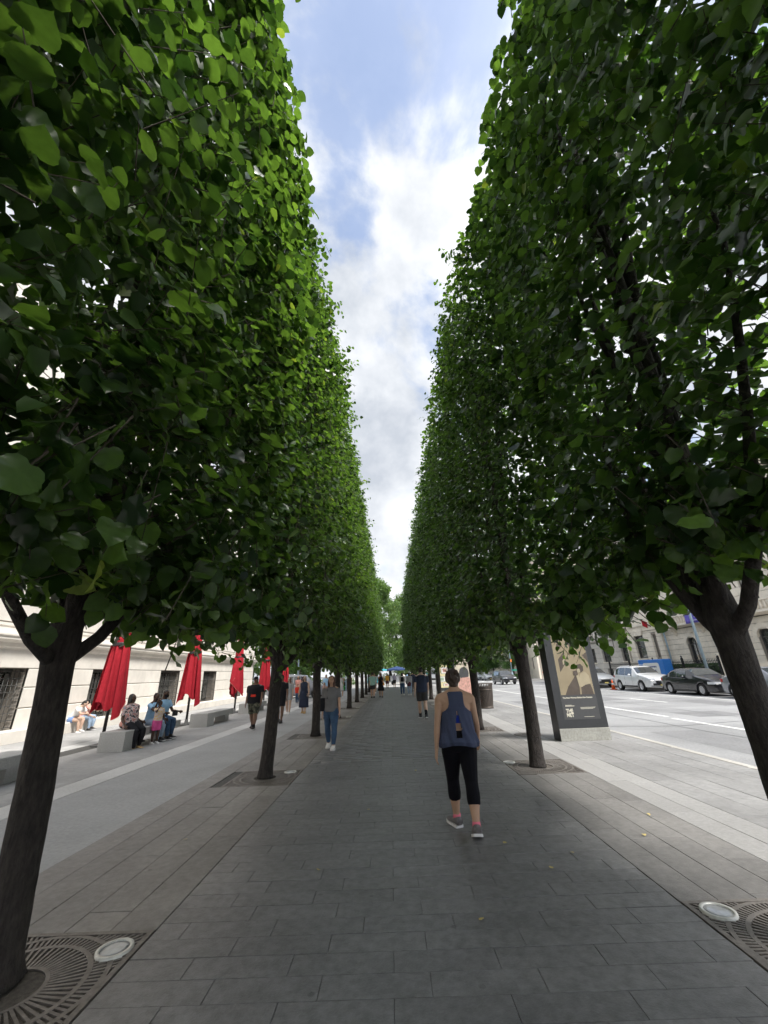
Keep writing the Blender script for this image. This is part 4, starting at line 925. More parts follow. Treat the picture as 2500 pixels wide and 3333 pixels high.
# ------------------------------------------------------------------ buildings across the avenue
M_TOWN = mat('townhouse_limestone', (0.86, 0.775, 0.645), 0.85, var=0.06, scale=4, rndvar=0.05, stain=0.14, stain_scale=0.6)
M_TOWNJ = mat('townhouse_joint', (0.36, 0.32, 0.27), 0.9)
M_GREYS = mat('grey_townhouse_stone', (0.62, 0.575, 0.505), 0.85, var=0.08, scale=4, rndvar=0.07, stain=0.14, stain_scale=0.6)
M_GREYJ = mat('grey_townhouse_joint', (0.16, 0.15, 0.135), 0.9)
M_WFRAME = mat('window_frame_dark', (0.09, 0.085, 0.08), 0.6); M_WFRAMEL = mat('window_frame_light', (0.55, 0.53, 0.48), 0.6)
def courses(root, put, X, y0, y1, z0, z1, h, openings, m, length=1.5, depth=.12, bow=None, name='stone_block'):
    """rusticated courses at plane X facing -x; openings (ya,yb,za,zb,arched)"""
    z = z0; r = 0
    while z < z1-.05:
        zt = min(z+h, z1); zm = (z+zt)/2; segs = [(y0, y1)]
        for (a, b, za, zb_, ar) in openings:
            top = zb_
            if ar:
                rad = (b-a)/2; c = zb_-rad
                if zm > c:
                    if zm >= zb_: continue
                    w = math.sqrt(max(0, rad*rad-(zm-c)**2)); a, b = (a+b)/2-w, (a+b)/2+w
            if zt > za+.02 and z < zb_-.02:
                ns = []
                for s in segs:
                    if s[1] <= a or s[0] >= b: ns.append(s)
                    else:
                        if s[0] < a-.02: ns.append((s[0], a))
                        if s[1] > b+.02: ns.append((b, s[1]))
                segs = ns
        for s in segs:
            nb = max(1, round((s[1]-s[0])/length)); cuts = [s[0]+(s[1]-s[0])*i/nb for i in range(nb+1)]
            for c0, c1 in zip(cuts, cuts[1:]):
                ndiv = 6 if bow else 1; mb = MB(); V = []; F = []
                for i in range(ndiv+1):
                    y = c0+.004+(c1-c0-.008)*i/ndiv; bx = X-(bow(y) if bow else 0); e = .018
                    V += [(bx+depth, y, z+.012), (bx+e, y, z+.012), (bx, y, z+.012+e), (bx, y, zt-.012-e), (bx+e, y, zt-.012), (bx+depth, y, zt-.012)]
                for i in range(ndiv):
                    for k in range(6): k2 = (k+1) % 6; F.append((6*i+k, 6*i+k2, 6*i+6+k2, 6*i+6+k))
                F += [(0, 1, 2, 3, 4, 5), tuple(ndiv*6+k for k in range(5, -1, -1))]
                mb.add(V, F); put(mb, name, m)
        z = zt; r += 1
def sash(root, X, a, b, z0, z1, m=M_WFRAMEL, arched=False):
    w = empty('window', (0, 0, 0)); w.parent = root
    def T(mb, name, mt): mb.v = [(x-root.location.x, y-root.location.y, z) for x, y, z in mb.v]; mb.build(name, mt, w)
    if arched:
        rad = (b-a)/2; c = (a+b)/2; zs = z1-rad; poly = [(a, z0), (b, z0)]+[(c+rad*math.cos(t), zs+rad*math.sin(t)) for t in np.linspace(0, math.pi, 13)]
        T(MB().prism(poly, 'x', X+.28, X+.30), 'pane', M_WGLASS)
        pts = [(X+.27, a+.04, z0), (X+.27, a+.04, zs)]+[(X+.27, c-(rad-.04)*math.cos(t), zs+(rad-.04)*math.sin(t)) for t in np.linspace(0, math.pi, 13)]+[(X+.27, b-.04, zs), (X+.27, b-.04, z0)]
        T(MB().tube(pts, .04, 6).box(X+.25, X+.28, c-.03, c+.03, z0, z1-.05).box(X+.25, X+.28, a, b, zs-.03, zs+.03), 'frame', M_WFRAME)
        ring = MB(); n = 11
        for k in range(n):
            t0, t1 = math.pi*k/n+.008, math.pi*(k+1)/n-.008; r0, r1 = rad, rad+.34
            ring.prism([(c+r0*math.cos(t0), zs+r0*math.sin(t0)), (c+r1*math.cos(t0), zs+r1*math.sin(t0)), (c+r1*math.cos(t1), zs+r1*math.sin(t1)), (c+r0*math.cos(t1), zs+r0*math.sin(t1))], 'x', X-.06, X+.12)
        T(ring, 'arch_surround', M_TOWN)
    else:
        T(MB().box(X+.28, X+.30, a, b, z0, z1), 'pane', M_WGLASS)
        f = MB().box(X+.22, X+.28, a, a+.09, z0, z1).box(X+.22, X+.28, b-.09, b, z0, z1).box(X+.22, X+.28, a+.09, b-.09, z1-.1, z1).box(X+.22, X+.28, a+.09, b-.09, z0, z0+.1).box(X+.20, X+.28, a+.09, b-.09, (z0+z1)/2-.04, (z0+z1)/2+.04)
        T(f, 'frame', m); T(MB().box(X-.08, X+.28, a-.06, b+.06, z0-.12, z0-.002), 'sill', M_TOWN)
    return w
def make_townhouse():
    X = 26.5; root = empty('townhouse', (X, 38, 0)); tag(root, 'cream limestone townhouse with a bowed front and tall arched windows', 'building')
    put = lambda mb, n, m: (setattr(mb, 'v', [(x-X, y-38, z) for x, y, z in mb.v]), mb.build(n, m, root))[1]
    Y0, Y1, YB0, YB1 = 22.0, 46.8, 40.3, 46.6
    bow = lambda y: 0.95*math.sqrt(max(0, 1-((y-43.45)/3.3)**2))
    arches = [(36.25, 37.55, 1.55, 3.80, True), (32.6, 33.9, 1.55, 3.80, True), (28.9, 30.2, 1.55, 3.80, True), (25.2, 26.5, 1.55, 3.8, True)]
    put(MB().box(X+.31, X+12, Y0, Y1, 0, 15), 'wall', M_TOWNJ)
    cr = MB()
    for (a, b) in [(Y0, 25.2), (26.5, 28.9), (30.2, 32.6), (33.9, 36.25), (37.55, YB0)]: cr.box(X+.05, X+.3, a, b, 0, 4.6)
    put(cr, 'wall_core', M_TOWNJ)
    courses(root, put, X, Y0, YB0, .15, 4.55, .44, arches, M_TOWN, 1.6)
    for a in arches: sash(root, X, a[0], a[1], a[2], a[3], arched=True)
    # the bow
    bw = [(42.3, 43.85, 2.2, 4.35, False), (45.25, 45.75, 2.2, 4.35, False), (40.75, 41.25, 2.2, 4.35, False)]
    courses(root, put, X, YB0, YB1, .15, 4.75, .44, bw, M_TOWN, 1.3, bow=bow, depth=.2)
    bcore = MB(); n = 16
    ys = np.linspace(YB0+.05, YB1-.05, n+1)
    for z0, z1 in ((0, 2.2), (4.35, 15)): bcore.add([(X-bow(y)+.05, y, z) for z in (z0, z1) for y in ys], [(k, k+1, n+2+k, n+1+k) for k in range(n)])
    bcore.add([(X-bow(y)+.35, y, z) for z in (2.1, 4.4) for y in ys], [(k, k+1, n+2+k, n+1+k) for k in range(n)])
    put(bcore, 'bow_core', M_TOWNJ)
    sash(root, X-.93, 42.3, 43.85, 2.2, 4.35, M_WFRAME)
    put(MB().box(X-.62, X-.60, 42.42, 43.73, 2.3, 3.25).box(X-.62, X-.6, 42.42, 43.73, 3.32, 4.24), 'curtain', M_BLIND)
    # keystone fan over the bow window
    for i in range(-2, 3): put(MB().prism([(43.07+i*.30-.12, 4.38), (43.07+i*.30+.12, 4.38), (43.07+i*.42+.17, 5.0), (43.07+i*.42-.17, 5.0)], 'x', X-1.02, X-.85), 'voussoir', M_TOWN)
    bands = MB()
    for (z0, z1, pr) in ((4.78, 4.95, .10), (5.25, 5.45, .16)):
        V = [(X-bow(y)-pr, y, z) for z in (z0, z1) for y in ys]+[(X-bow(y)+.1, y, z) for z in (z0, z1) for y in ys]; q = n+1
        bands.add(V, [(k, k+1, q+k+1, q+k) for k in range(n)]+[(q+k, q+k+1, 3*q+k+1, 3*q+k) for k in range(n)]+[(k, k+1, 2*q+k+1, 2*q+k) for k in range(n)])
    put(bands, 'band_course', M_TOWN)
    put(MB().add([(X-bow(y)-.02, y, z) for z in (4.95, 5.25) for y in ys], [(k, k+1, n+2+k, n+1+k) for k in range(n)]), 'frieze', M_TOWN)
    # balcony on brackets
    put(MB().prism([(X+.1, 4.60), (X-.25, 4.62), (X-.75, 4.74), (X-.75, 4.90), (X+.1, 4.92)], 'y', Y0, YB0-.1), 'balcony', M_TOWN)
    for y in (24.4, 27.7, 31.4, 35.2, 38.6): put(MB().prism([(X+.1, 3.9), (X-.12, 4.0), (X-.30, 4.3), (X-.62, 4.5), (X-.62, 4.62), (X+.1, 4.6)], 'y', y-.16, y+.16), 'bracket', M_TOWN)
    bl = MB()
    for y in np.arange(Y0+.2, YB0-.2, .34): bl.lathe([(.05, 4.93), (.09, 5.1), (.05, 5.3), (.06, 5.5)], (X-.62, y, 0), 8)
    bl.box(X-.72, X-.52, Y0, YB0-.15, 5.5, 5.62); put(bl, 'balustrade', M_TOWN)
    # upper storeys
    up = [(a, a+1.3, 5.6, 8.4, False) for a in (25.2, 28.9, 32.6, 36.25)]+[(a, a+1.3, 9.3, 11.6, False) for a in (25.2, 28.9, 32.6, 36.25)]
    courses(root, put, X, Y0, YB0, 4.95, 14.2, .62, up, M_TOWN, 3.0)
    for a in up: sash(root, X, a[0], a[1], a[2], a[3], M_WFRAMEL)
    put(MB().add([(X-bow(y)-.0, y, z) for z in (5.45, 14.2) for y in ys], [(k, k+1, n+2+k, n+1+k) for k in range(n)]), 'bow_upper_wall', M_TOWN)
    put(MB().prism([(X+.3, 14.2), (X-.2, 14.25), (X-.8, 14.7), (X-.8, 14.95), (X+.3, 15)], 'y', Y0, Y1), 'cornice', M_TOWN)
    put(MB().tube([(X-.25, 39.9, .1), (X-.25, 39.9, 4.35), (X-.1, 39.9, 4.5)], .07, 8), 'downpipe', M_BLUEP)
    # steps between piers
    return root
make_townhouse()
def make_grey_house():
    X = 26.7; root = empty('townhouse', (X, 52, 0)); tag(root, 'grey stone townhouse with dark sash windows left of the bowed front', 'building')
    put = lambda mb, n, m: (setattr(mb, 'v', [(x-X, y-52, z) for x, y, z in mb.v]), mb.build(n, m, root))[1]
    op = [(47.3, 48.9, 2.05, 3.6, False), (51.5, 53.4, 2.05, 3.7, False), (55.2, 56.4, 2.05, 3.7, False), (47.6, 48.9, .35, 1.15, False), (51.6, 52.9, .35, 1.15, False)]
    put(MB().box(X+.31, X+12, 46.85, 57, 0, 14), 'wall', M_GREYJ)
    courses(root, put, X, 46.85, 57, .05, 4.45, .62, op, M_GREYS, 1.9, depth=.3)
    for a in op: sash(root, X, *a[:4], M_WFRAME)
    put(MB().prism([(X+.3, 4.46), (X-.15, 4.5), (X-.3, 4.65), (X-.3, 4.8), (X+.3, 4.85)], 'y', 46.85, 57.1), 'band_course', M_GREYS)
    op2 = [(a, a+1.4, z, z+2.2, False) for a in (47.6, 51.4, 55.0) for z in (5.5, 9.2)]
    courses(root, put, X, 46.85, 57, 4.9, 14, .65, op2, M_GREYS, 3.0, depth=.3)
    for a in op2: sash(root, X, *a[:4], M_WFRAME)
make_grey_house()
def far_house(x, y0, y1, h, m, mj, label, wy, wz):
    root = empty('apartment_building', (x, (y0+y1)/2, 0)); tag(root, label, 'building', 'buildings farther up the avenue')
    yc = (y0+y1)/2
    MB().box(.3, 14, y0-yc, y1-yc, 0, h).build('wall', mj, root)
    face = MB(); zs = [0]+[q for z in wz for q in (z, z+1.9)]+[h]
    ys = [y0]+[q for w in wy for q in (w, w+1.1)]+[y1]
    for a, b in zip(zs[::2], zs[1::2]): face.box(0, .3, y0-yc, y1-yc, a, b)
    for a, b in zip(zs[1::2], zs[2::2]):
        for c, d in zip(ys[::2], ys[1::2]): face.box(0.001, .3, c-yc, d-yc, a, b)
    face.build('facade', m, root)
    for w in wy:
        for z in wz: MB().box(.22, .25, w-yc, w+1.1-yc, z, z+1.9).build('window', M_WGLASS, root)
    MB().box(-.4, .3, y0-yc, y1-yc, h+.002, h+.5).build('cornice', m, root)
far_house(25.5, 74, 104, 22, M_TOWN, M_TOWNJ, 'pale building with tall dark windows across the side street', list(np.arange(76, 102, 3.4)), [1.6, 5.2, 8.8, 12.4, 16])
far_house(25.5, 105, 140, 30, M_GREYS, M_GREYJ, 'tall grey building beyond the trees far up the avenue', list(np.arange(107, 138, 3.6)), [1.6, 5.2, 8.8, 12.4, 16, 20, 24])
# ------------------------------------------------------------------ fence, hedges, board, banner, piers
M_FENCE = mat('fence_black', (0.018, 0.018, 0.018), 0.5); M_BLUE = mat('board_blue', (0.03, 0.20, 0.62), 0.5, var=0.06); M_PURPLE = cloth_mat('banner_purple', (0.16, 0.13, 0.52)); M_INK = mat('ink_blue', (0.05, 0.08, 0.25), 0.6)
fe = empty('iron_fence', (24.0, 36, 0)); tag(fe, 'black iron railings with spiked tops in front of the townhouse', 'fence')
b = MB()
for y in np.arange(31.2, 47.0, .16):
    b.tube([(0, y-36, .1), (0, y-36, 1.72)], .014, 5); b.lathe([(.03, 1.70), (.028, 1.75), (.002, 1.86)], (0, y-36, 0), 5)
tag(b.build('pickets', M_FENCE, fe), kind='stuff')
for z in (.18, 1.55, 1.68): MB().box(-.025, .025, -4.8, 11, z-.02, z+.02).build('rail', M_FENCE, fe)
for y in (31.3, 35.2, 39.1, 43.0, 46.9): MB().box(-.07, .07, y-36-.07, y-36+.07, 0, 1.95).lathe([(.09, 1.95), (.09, 2.0), (.03, 2.06), (.08, 2.13), (.01, 2.2)], (0, y-36, 0), 10).build('post', M_FENCE, fe)
M_HEDGE = leaf_mat('hedge_leaf', (0.030, 0.075, 0.020), (0.055, 0.12, 0.03), (1.4, 1.6, .7))
def hedge(x0, x1, y0, y1, z1, label, n, s=.07, seed=1):
    g = np.random.default_rng(seed); xc, yc = (x0+x1)/2, (y0+y1)/2; root = empty('hedge', (xc, yc, 0)); tag(root, label, 'hedge')
    MB().box(x0-xc+.12, x1-xc-.12, y0-yc+.12, y1-yc-.12, 0, z1-.12).build('core', mat('hedge_core', (0.012, 0.022, 0.008), .95), root)
    P = np.stack([g.uniform(x0-xc, x1-xc, n), g.uniform(y0-yc, y1-yc, n), g.uniform(.05, z1, n)], 1); f = g.integers(0, 3, n)
    P[f == 0, 0] = x0-xc+g.normal(0, .06, (f == 0).sum()); P[f == 1, 2] = z1+g.normal(0, .05, (f == 1).sum()); P[f == 2, 0] = x0-xc+.1+g.normal(0, .08, (f == 2).sum())
    T = g.normal(0, 1, (n, 3)); N_ = g.normal(0, .6, (n, 3))+np.array([-.5, 0, .7])
    tag(link('foliage', leaves_mesh('foliage', P, T, N_, g.uniform(.6, 1.2, n)*s, LT[0], M_HEDGE, g), root), kind='stuff')
hedge(24.5, 25.4, 31.5, 39.5, 1.45, 'clipped green hedge behind the townhouse railings', 5000, .09)
hedge(21.6, 22.6, 74.5, 100, .75, 'low green hedge in front of the far pale building', 5000, .12, 2)
bd = empty('blue_board', (22.9, 37.2, 0)); tag(bd, 'bright blue board with a white rounded panel behind the white SUV', 'notice board')
MB().bevbox(-.35, .35, -1.75, 1.75, .1, 2.0, .04).build('panel', M_BLUE, bd)
pts = []
for (cy, cz, a0) in ((.95, 1.55, 0), (-.95, 1.55, 90), (-.95, .75, 180), (.95, .75, 270)):
    pts += [(cy-.0+.18*math.cos(R(a0+t)), cz+.18*math.sin(R(a0+t))) for t in (0, 30, 60, 90)]
MB().add([(-.355, y, z) for y, z in pts], [tuple(range(len(pts)))]).build('white_panel', M_WHITEP, bd)
for (y0, y1, z) in ((-.75, .55, 1.42), (-.6, .2, 1.12)):
    y = y0
    while y < y1: w = random.uniform(.08, .22); MB().box(-.362, -.357, y, y+w, z-.06, z+.06).build('small_print', M_INK, bd); y += w+.06
bn = empty('banner', (25.55, 33.9, 0)); tag(bn, 'purple banner with white lines of print hung over the townhouse balcony', 'banner')
V = []; F = []
for i in range(13):
    for j in range(5): V.append((.06*math.sin(i*1.1+j*.4), -1.75+3.5*i/12, 4.72+.98*j/4))
for i in range(12):
    for j in range(4): F.append((5*i+j, 5*i+j+1, 5*i+j+6, 5*i+j+5))
o = MB().add(V, F, True).build('cloth', M_PURPLE, bn)
sd = o.modifiers.new('thickness', 'SOLIDIFY'); sd.thickness = .01
for (y0, y1, z, h) in ((-.9, .55, 5.42, .05), (-.75, .45, 5.30, .05), (-.75, .40, 5.18, .05), (-1.1, .9, 4.92, .035)): MB().box(-.09, -.085, y0, y1, z-h/2, z+h/2).build('small_print', M_WHITEP, bn)
MB().tube([(0, -1.8, 5.72), (0, 1.8, 5.72)], .03, 8).build('rod', M_POLE, bn)
def pier(y, label):
    p = empty('stone_pier', (24.0, y, 0)); tag(p, label, 'gate pier', 'stone gate piers of the townhouse')
    MB().bevbox(-.3, .3, -.3, .3, 0, 2.05, .02).build('shaft', M_TOWN, p); MB().bevbox(-.38, .38, -.38, .38, 2.052, 2.2, .04).build('cap', M_TOWN, p)
    MB().lathe([(.10, 2.2), (.12, 2.26), (.19, 2.38), (.17, 2.5), (.08, 2.58), (.01, 2.6)], seg=16).build('ball', M_TOWN, p)
pier(30.5, 'stone gate pier with a ball top left of the right-hand trunk'); pier(26.2, 'stone gate pier with a ball top right of the right-hand trunk')
MB_ = MB().prism([(23.3, 0), (26.2, 0), (26.2, 1.5), (25.2, 1.5), (25.2, 1.1), (24.5, 1.1), (24.5, .6), (23.3, .6)], 'y', 27.0, 29.8); tag(MB_.build('front_steps', M_TOWN), 'stone steps rising between the townhouse gate piers', 'steps')
fl = empty('flag', (25.5, 40.9, 5.5)); fl.scale = (.55, .55, .55); tag(fl, 'small red and white flag on the townhouse front', 'flag')
MB().tube([(0.6, 0, -.3), (-.9, 0, .5)], .025, 6).build('staff', M_WFRAME, fl)
V = [(-.85+.9*u+.03*math.sin(v*5), .05*math.sin(v*6+u*3), .45-.45*u-1.05*v) for u in (0, .33, .66, 1) for v in (0, .25, .5, .75, 1)]
MB().add(V, [(5*i+j, 5*i+j+1, 5*i+j+6, 5*i+j+5) for i in range(3) for j in range(4)], True).build('cloth', M_RED, fl)
# ------------------------------------------------------------------ people
def skin_mat(name, col):
    m = mat('skin_'+name, col, 0.5, spec=0.35, var=0.05, scale=14); m.node_tree.nodes['Principled BSDF'].inputs['Subsurface Weight'].default_value = 0.0; return m
SK_L = skin_mat('light', (0.60, 0.41, 0.31)); SK_T = skin_mat('tan', (0.53, 0.33, 0.225)); SK_D = skin_mat('dark', (0.085, 0.048, 0.034)); SK_M = skin_mat('brown', (0.20, 0.115, 0.08))
H_BLACK = mat('hair_black', (0.014, 0.011, 0.010), 0.45, var=0.4, scale=30, stretch=(1, 1, .2), bump=0.8, bscale=60); H_BROWN = mat('hair_brown', (0.040, 0.022, 0.014), 0.45, var=0.4, scale=30, stretch=(1, 1, .2), bump=0.8, bscale=60); H_RED = mat('hair_auburn', (0.085, 0.032, 0.018), 0.5, var=0.4, scale=30, stretch=(1, 1, .2), bump=0.8, bscale=60)
FACE_DARK = mat('eye_dark', (0.012, 0.010, 0.010), 0.3); LIP = mat('lip', (0.30, 0.10, 0.09), 0.5)
def cl(name, col, **k): return cloth_mat('cloth_'+name, col, **k)
C_BLACK = cl('black', (0.016, 0.016, 0.020)); C_NAVY = cl('navy', (0.030, 0.040, 0.070)); C_WHITE = cl('white', (0.72, 0.71, 0.70)); C_GREY = cl('grey', (0.19, 0.19, 0.195)); C_LGREY = cl('light_grey', (0.36, 0.37, 0.38)); C_JEAN = cl('jeans', (0.055, 0.105, 0.19), var=0.25); C_LJEAN = cl('light_jeans', (0.32, 0.42, 0.55), var=0.2); C_TEAL = cl('teal', (0.30, 0.50, 0.44)); C_PINK = cl('pink', (0.80, 0.12, 0.36)); C_SALMON = cl('salmon', (0.72, 0.35, 0.30)); C_SKY = cl('sky_blue', (0.33, 0.55, 0.78)); C_DBLUE = cl('denim_short', (0.20, 0.30, 0.55)); C_YEL = cl('yellow', (0.85, 0.45, 0.06)); C_ORANGE = cl('orange_bag', (0.85, 0.36, 0.05)); C_LAV = cl('lavender', (0.50, 0.48, 0.62)); C_CHAR = cl('charcoal', (0.050, 0.050, 0.052)); C_MAR = cl('maroon', (0.10, 0.03, 0.04)); C_REDC = cl('red_cloth', (0.70, 0.05, 0.03)); C_GREEN = cl('green_bag', (0.02, 0.36, 0.06)); C_CREAM = cl('cream', (0.75, 0.68, 0.58))
def patch_mat(name, cols, scale):
    m, nt, N, L, P = nodes_of(name); P.inputs['Roughness'].default_value = .85
    tc = N.new('ShaderNodeTexCoord'); nz = N.new('ShaderNodeTexNoise'); nz.inputs['Scale'].default_value = scale; nz.inputs['Detail'].default_value = 2; L.new(tc.outputs['Object'], nz.inputs['Vector'])
    rp = N.new('ShaderNodeValToRGB'); rp.color_ramp.interpolation = 'CONSTANT'; e = rp.color_ramp.elements; e[0].color = (*cols[0], 1); e[1].position = .44; e[1].color = (*cols[1], 1)
    for p, c in zip((.50, .56, .62), cols[2:]): q = e.new(p); q.color = (*c, 1)
    L.new(nz.outputs['Fac'], rp.inputs[0]); L.new(rp.outputs[0], P.inputs['Base Color']); return m
C_CAMO = patch_mat('camouflage', [(.02, .022, .015), (.10, .105, .07), (.05, .055, .035), (.16, .15, .11)], 11); C_FLORAL = patch_mat('floral_print', [(.06, .05, .06), (.42, .36, .36), (.62, .52, .50), (.55, .18, .12), (.25, .28, .35)], 14); C_KID = patch_mat('yellow_print', [(.80, .66, .62), (.80, .66, .62), (.82, .58, .12), (.80, .60, .58)], 12)
C_TANK = mat('slate_blue_jersey', (0.056, 0.069, 0.125), 0.8, spec=0.3, var=0.10, scale=6, bump=0.9, bscale=9, stretch=(1.6, 1.6, .5)); C_ROYAL = cl('royal_blue', (0.02, 0.05, 0.45)); C_LEG = mat('black_leggings', (0.007, 0.007, 0.010), 0.8, spec=0.12, bump=0.3, bscale=20, var=.2, scale=8)
S_GREY = mat('trainer_grey', (0.16, 0.145, 0.145), 0.7, var=0.3, scale=25); S_SOLE = mat('trainer_sole', (0.78, 0.76, 0.76), 0.6); S_SOCKP = cl('pink_sock', (0.80, 0.20, 0.28)); S_WHITE = mat('white_shoe', (0.75, 0.74, 0.72), 0.6); S_BLACK = mat('black_shoe', (0.02, 0.02, 0.02), 0.5); S_TAN = mat('tan_sandal', (0.55, 0.36, 0.16), 0.6)

FORM = [None]; SCRAP = []
def fuse(mb, name, m, parent, voxel=0.012, smooth=3, pred=None, wrinkle=0.0, wseed=0.0, wscale=9.0):
    """join the pieces of mb into one continuous skin"""
    me = mb.mesh('tmp', m); o = FORM[0]
    if o is None:
        o = FORM[0] = bpy.data.objects.new('form', me); WORK.collection.objects.link(o)
        r = o.modifiers.new('r', 'REMESH'); r.mode = 'VOXEL'; r.use_smooth_shade = True; s = o.modifiers.new('s', 'SMOOTH'); s.factor = 0.5
    o.data = me; o.modifiers['r'].voxel_size = voxel; o.modifiers['s'].iterations = smooth
    WORK.view_layers[0].update(); dg = WORK.view_layers[0].depsgraph; me2 = bpy.data.meshes.new_from_object(o.evaluated_get(dg)); SCRAP.append(me)
    me2.name = name
    if wrinkle:
        n = len(me2.vertices); co = np.empty(n*3, np.float32); no = np.empty(n*3, np.float32); me2.vertices.foreach_get('co', co); me2.vertices.foreach_get('normal', no); co = co.reshape(-1, 3); no = no.reshape(-1, 3)
        q = np.array([noise.noise((c[0]*wscale+wseed, c[1]*wscale, c[2]*wscale*.45)) for c in co.tolist()]); me2.vertices.foreach_set('co', (co+no*(q*wrinkle)[:, None]).astype(np.float32).ravel()); me2.update()
    if pred:
        bm = bmesh.new(); bm.from_mesh(me2); bmesh.ops.delete(bm, geom=[f for f in bm.faces if pred(f.calc_center_median())], context='FACES'); bm.to_mesh(me2); bm.free()
    me2.materials.clear(); me2.materials.append(m)
    return link(name, me2, parent)
FEM = [(.47, .070, .055, 0), (.50, .096, .070, -.004), (.53, .104, .074, -.006), (.57, .095, .064, -.002), (.61, .076, .053, 0), (.66, .080, .056, .003), (.72, .090, .066, .008), (.77, .095, .060, .004), (.80, .094, .050, 0), (.825, .070, .040, -.004), (.845, .038, .034, -.006), (.875, .031, .032, -.002)]
MAL = [(.47, .070, .055, 0), (.50, .090, .066, -.002), (.53, .096, .070, -.004), (.57, .093, .066, 0), (.61, .088, .062, .002), (.66, .094, .064, .003), (.72, .106, .070, .005), (.77, .110, .064, .003), (.80, .108, .052, 0), (.825, .082, .042, -.004), (.845, .044, .038, -.006), (.875, .036, .036, -.002)]
def person(loc, rz, h, label, group=None, sex='f', skin=SK_L, legs=((0, 0), (0, 0)), arms=((0, .15, .1), (0, .15, .1)), lean=0.0, fat=1.0, sit=None, feet=(0, 0), turn=(0, 0), splay=.0,
           top=None, bottom=None, hair=None, shoes=None, extra=None, vox=0.014, head_turn=0.0, head_tilt=0.0, cat='person', fingers=True, leg_w=1.0):
    """legs: (hip swing, knee bend) left/right in degrees; arms: (swing, out, elbow) ; sit: seat height"""
    root = empty('person', (loc[0], loc[1], loc[2] if len(loc) > 2 else 0), rz); tag(root, label, cat, group)
    RG = FEM if sex == 'f' else MAL; rad = math.radians
    hip_z = .53*h; tl, sl = .245*h, .235*h; J = {}
    def leg_pts(s, a, kb, ft, tn):
        a, kb = rad(a), rad(kb); hp = Vector((s*.050*h*fat**.3, 0, 0)); td = Vector((s*(.03+splay)*1.0, math.sin(a), -math.cos(a))).normalized(); kn = hp+td*tl
        sd = Vector((s*(-.03)+s*splay*.2, math.sin(a-kb), -math.cos(a-kb))).normalized(); an = kn+sd*sl; return hp, kn, an
    L = leg_pts(-1, *legs[0], feet[0], turn[0]); Rr = leg_pts(1, *legs[1], feet[1], turn[1])
    fz = .045*h
    if sit is None: pelvis_z = -min(L[2].z-fz*math.cos(rad(feet[0]))-.05*h*math.sin(rad(max(0, feet[0]))), Rr[2].z-fz*math.cos(rad(feet[1]))-.05*h*math.sin(rad(max(0, feet[1]))))
    else: pelvis_z = sit+.062*h
    P0 = Vector((0, 0, pelvis_z)); L = [p+P0 for p in L]; Rr = [p+P0 for p in Rr]
    lr = rad(lean); cl_, sl_ = math.cos(lr), math.sin(lr)
    def up(p):      # standing coordinates of the trunk -> leaning trunk
        x, y, z = p[0], p[1], p[2]-hip_z; bl = min(1, max(0, (z+.03*h)/(.08*h))) ; a = lr*bl; c, s = math.cos(a), math.sin(a)
        return Vector((x, y*c+z*s if True else y, pelvis_z+z*c-y*s))
    def ring(rx, ry, cy, z, n=20, e=1.0, infl=0.0):
        return [up(((rx*fat+infl)*math.copysign(abs(math.cos(t))**.86, math.cos(t)), cy*h+(ry*fat+infl)*math.copysign(abs(math.sin(t))**.86, math.sin(t)), z)) for t in [2*math.pi*k/n for k in range(n)]]
    def torso(mb, z0, z1, infl=0.0, n=20, flare=0.0, loose=0.0):
        zs = [r[0] for r in RG]; out = []
        for z in sorted(set([z0, z1]+[q for q in zs if z0 < q < z1])):
            rx, ry, cy = (float(np.interp(z, zs, [r[i] for r in RG])) for i in (1, 2, 3)); k = max(0, (.70-z)/.2)*flare
            if loose and z < .74: rx = max(rx, RG[6][1]*loose); ry = max(ry, RG[6][2]*loose*.94)
            out.append(ring(rx*h+k*h, ry*h+k*h, cy, z*h, n, infl=infl*h))
        return mb.loft(out)
    shl = (.103 if sex == 'f' else .118)*h*fat**.6
    def arm_pts(s, a, o, e):
        a, o, e = rad(a), rad(o), rad(e)*1.0; sh = up((s*shl, -.004*h, .795*h)); d = Vector((s*math.sin(o), math.sin(a+lr*.0)*math.cos(o), -math.cos(a)*math.cos(o))); el = sh+d*.172*h
        d2 = Vector((s*math.sin(o*.55), math.sin(a+e), -math.cos(a+e))).normalized(); wr = el+d2*.148*h; return sh, el, wr, d2
    A = [arm_pts(-1, *arms[0][:3]), arm_pts(1, *arms[1][:3])]
    f2 = fat**.6*leg_w
    def limb_leg(mb, K, t0, t1, infl=0.0, end=None, n=12):
        """t 0 hip .. 1 knee .. 2 ankle"""
        base = [(0, .064), (.3, .062), (.7, .047), (1.0, .038), (1.15, .0375), (1.35, .039), (1.6, .031), (1.85, .0235), (2.0, .022)]
        ts = sorted(set([t0, t1]+[b[0] for b in base if t0 < b[0] < t1])); pts = []; rr = []
        for t in ts:
            p = K[0].lerp(K[1], t) if t <= 1 else K[1].lerp(K[2], t-1)
            if 1 < t < 1.7: p = p+Vector((0, -.010*h*math.sin((t-1)/.7*math.pi), 0)) if sit is None else p
            r = float(np.interp(t, [b[0] for b in base], [b[1] for b in base]))*h*f2+infl*h
            if end and t > end[0]: r = max(r, end[1]*h)
            pts.append(p); rr.append(r)
        return mb.tube(pts, rr, n)
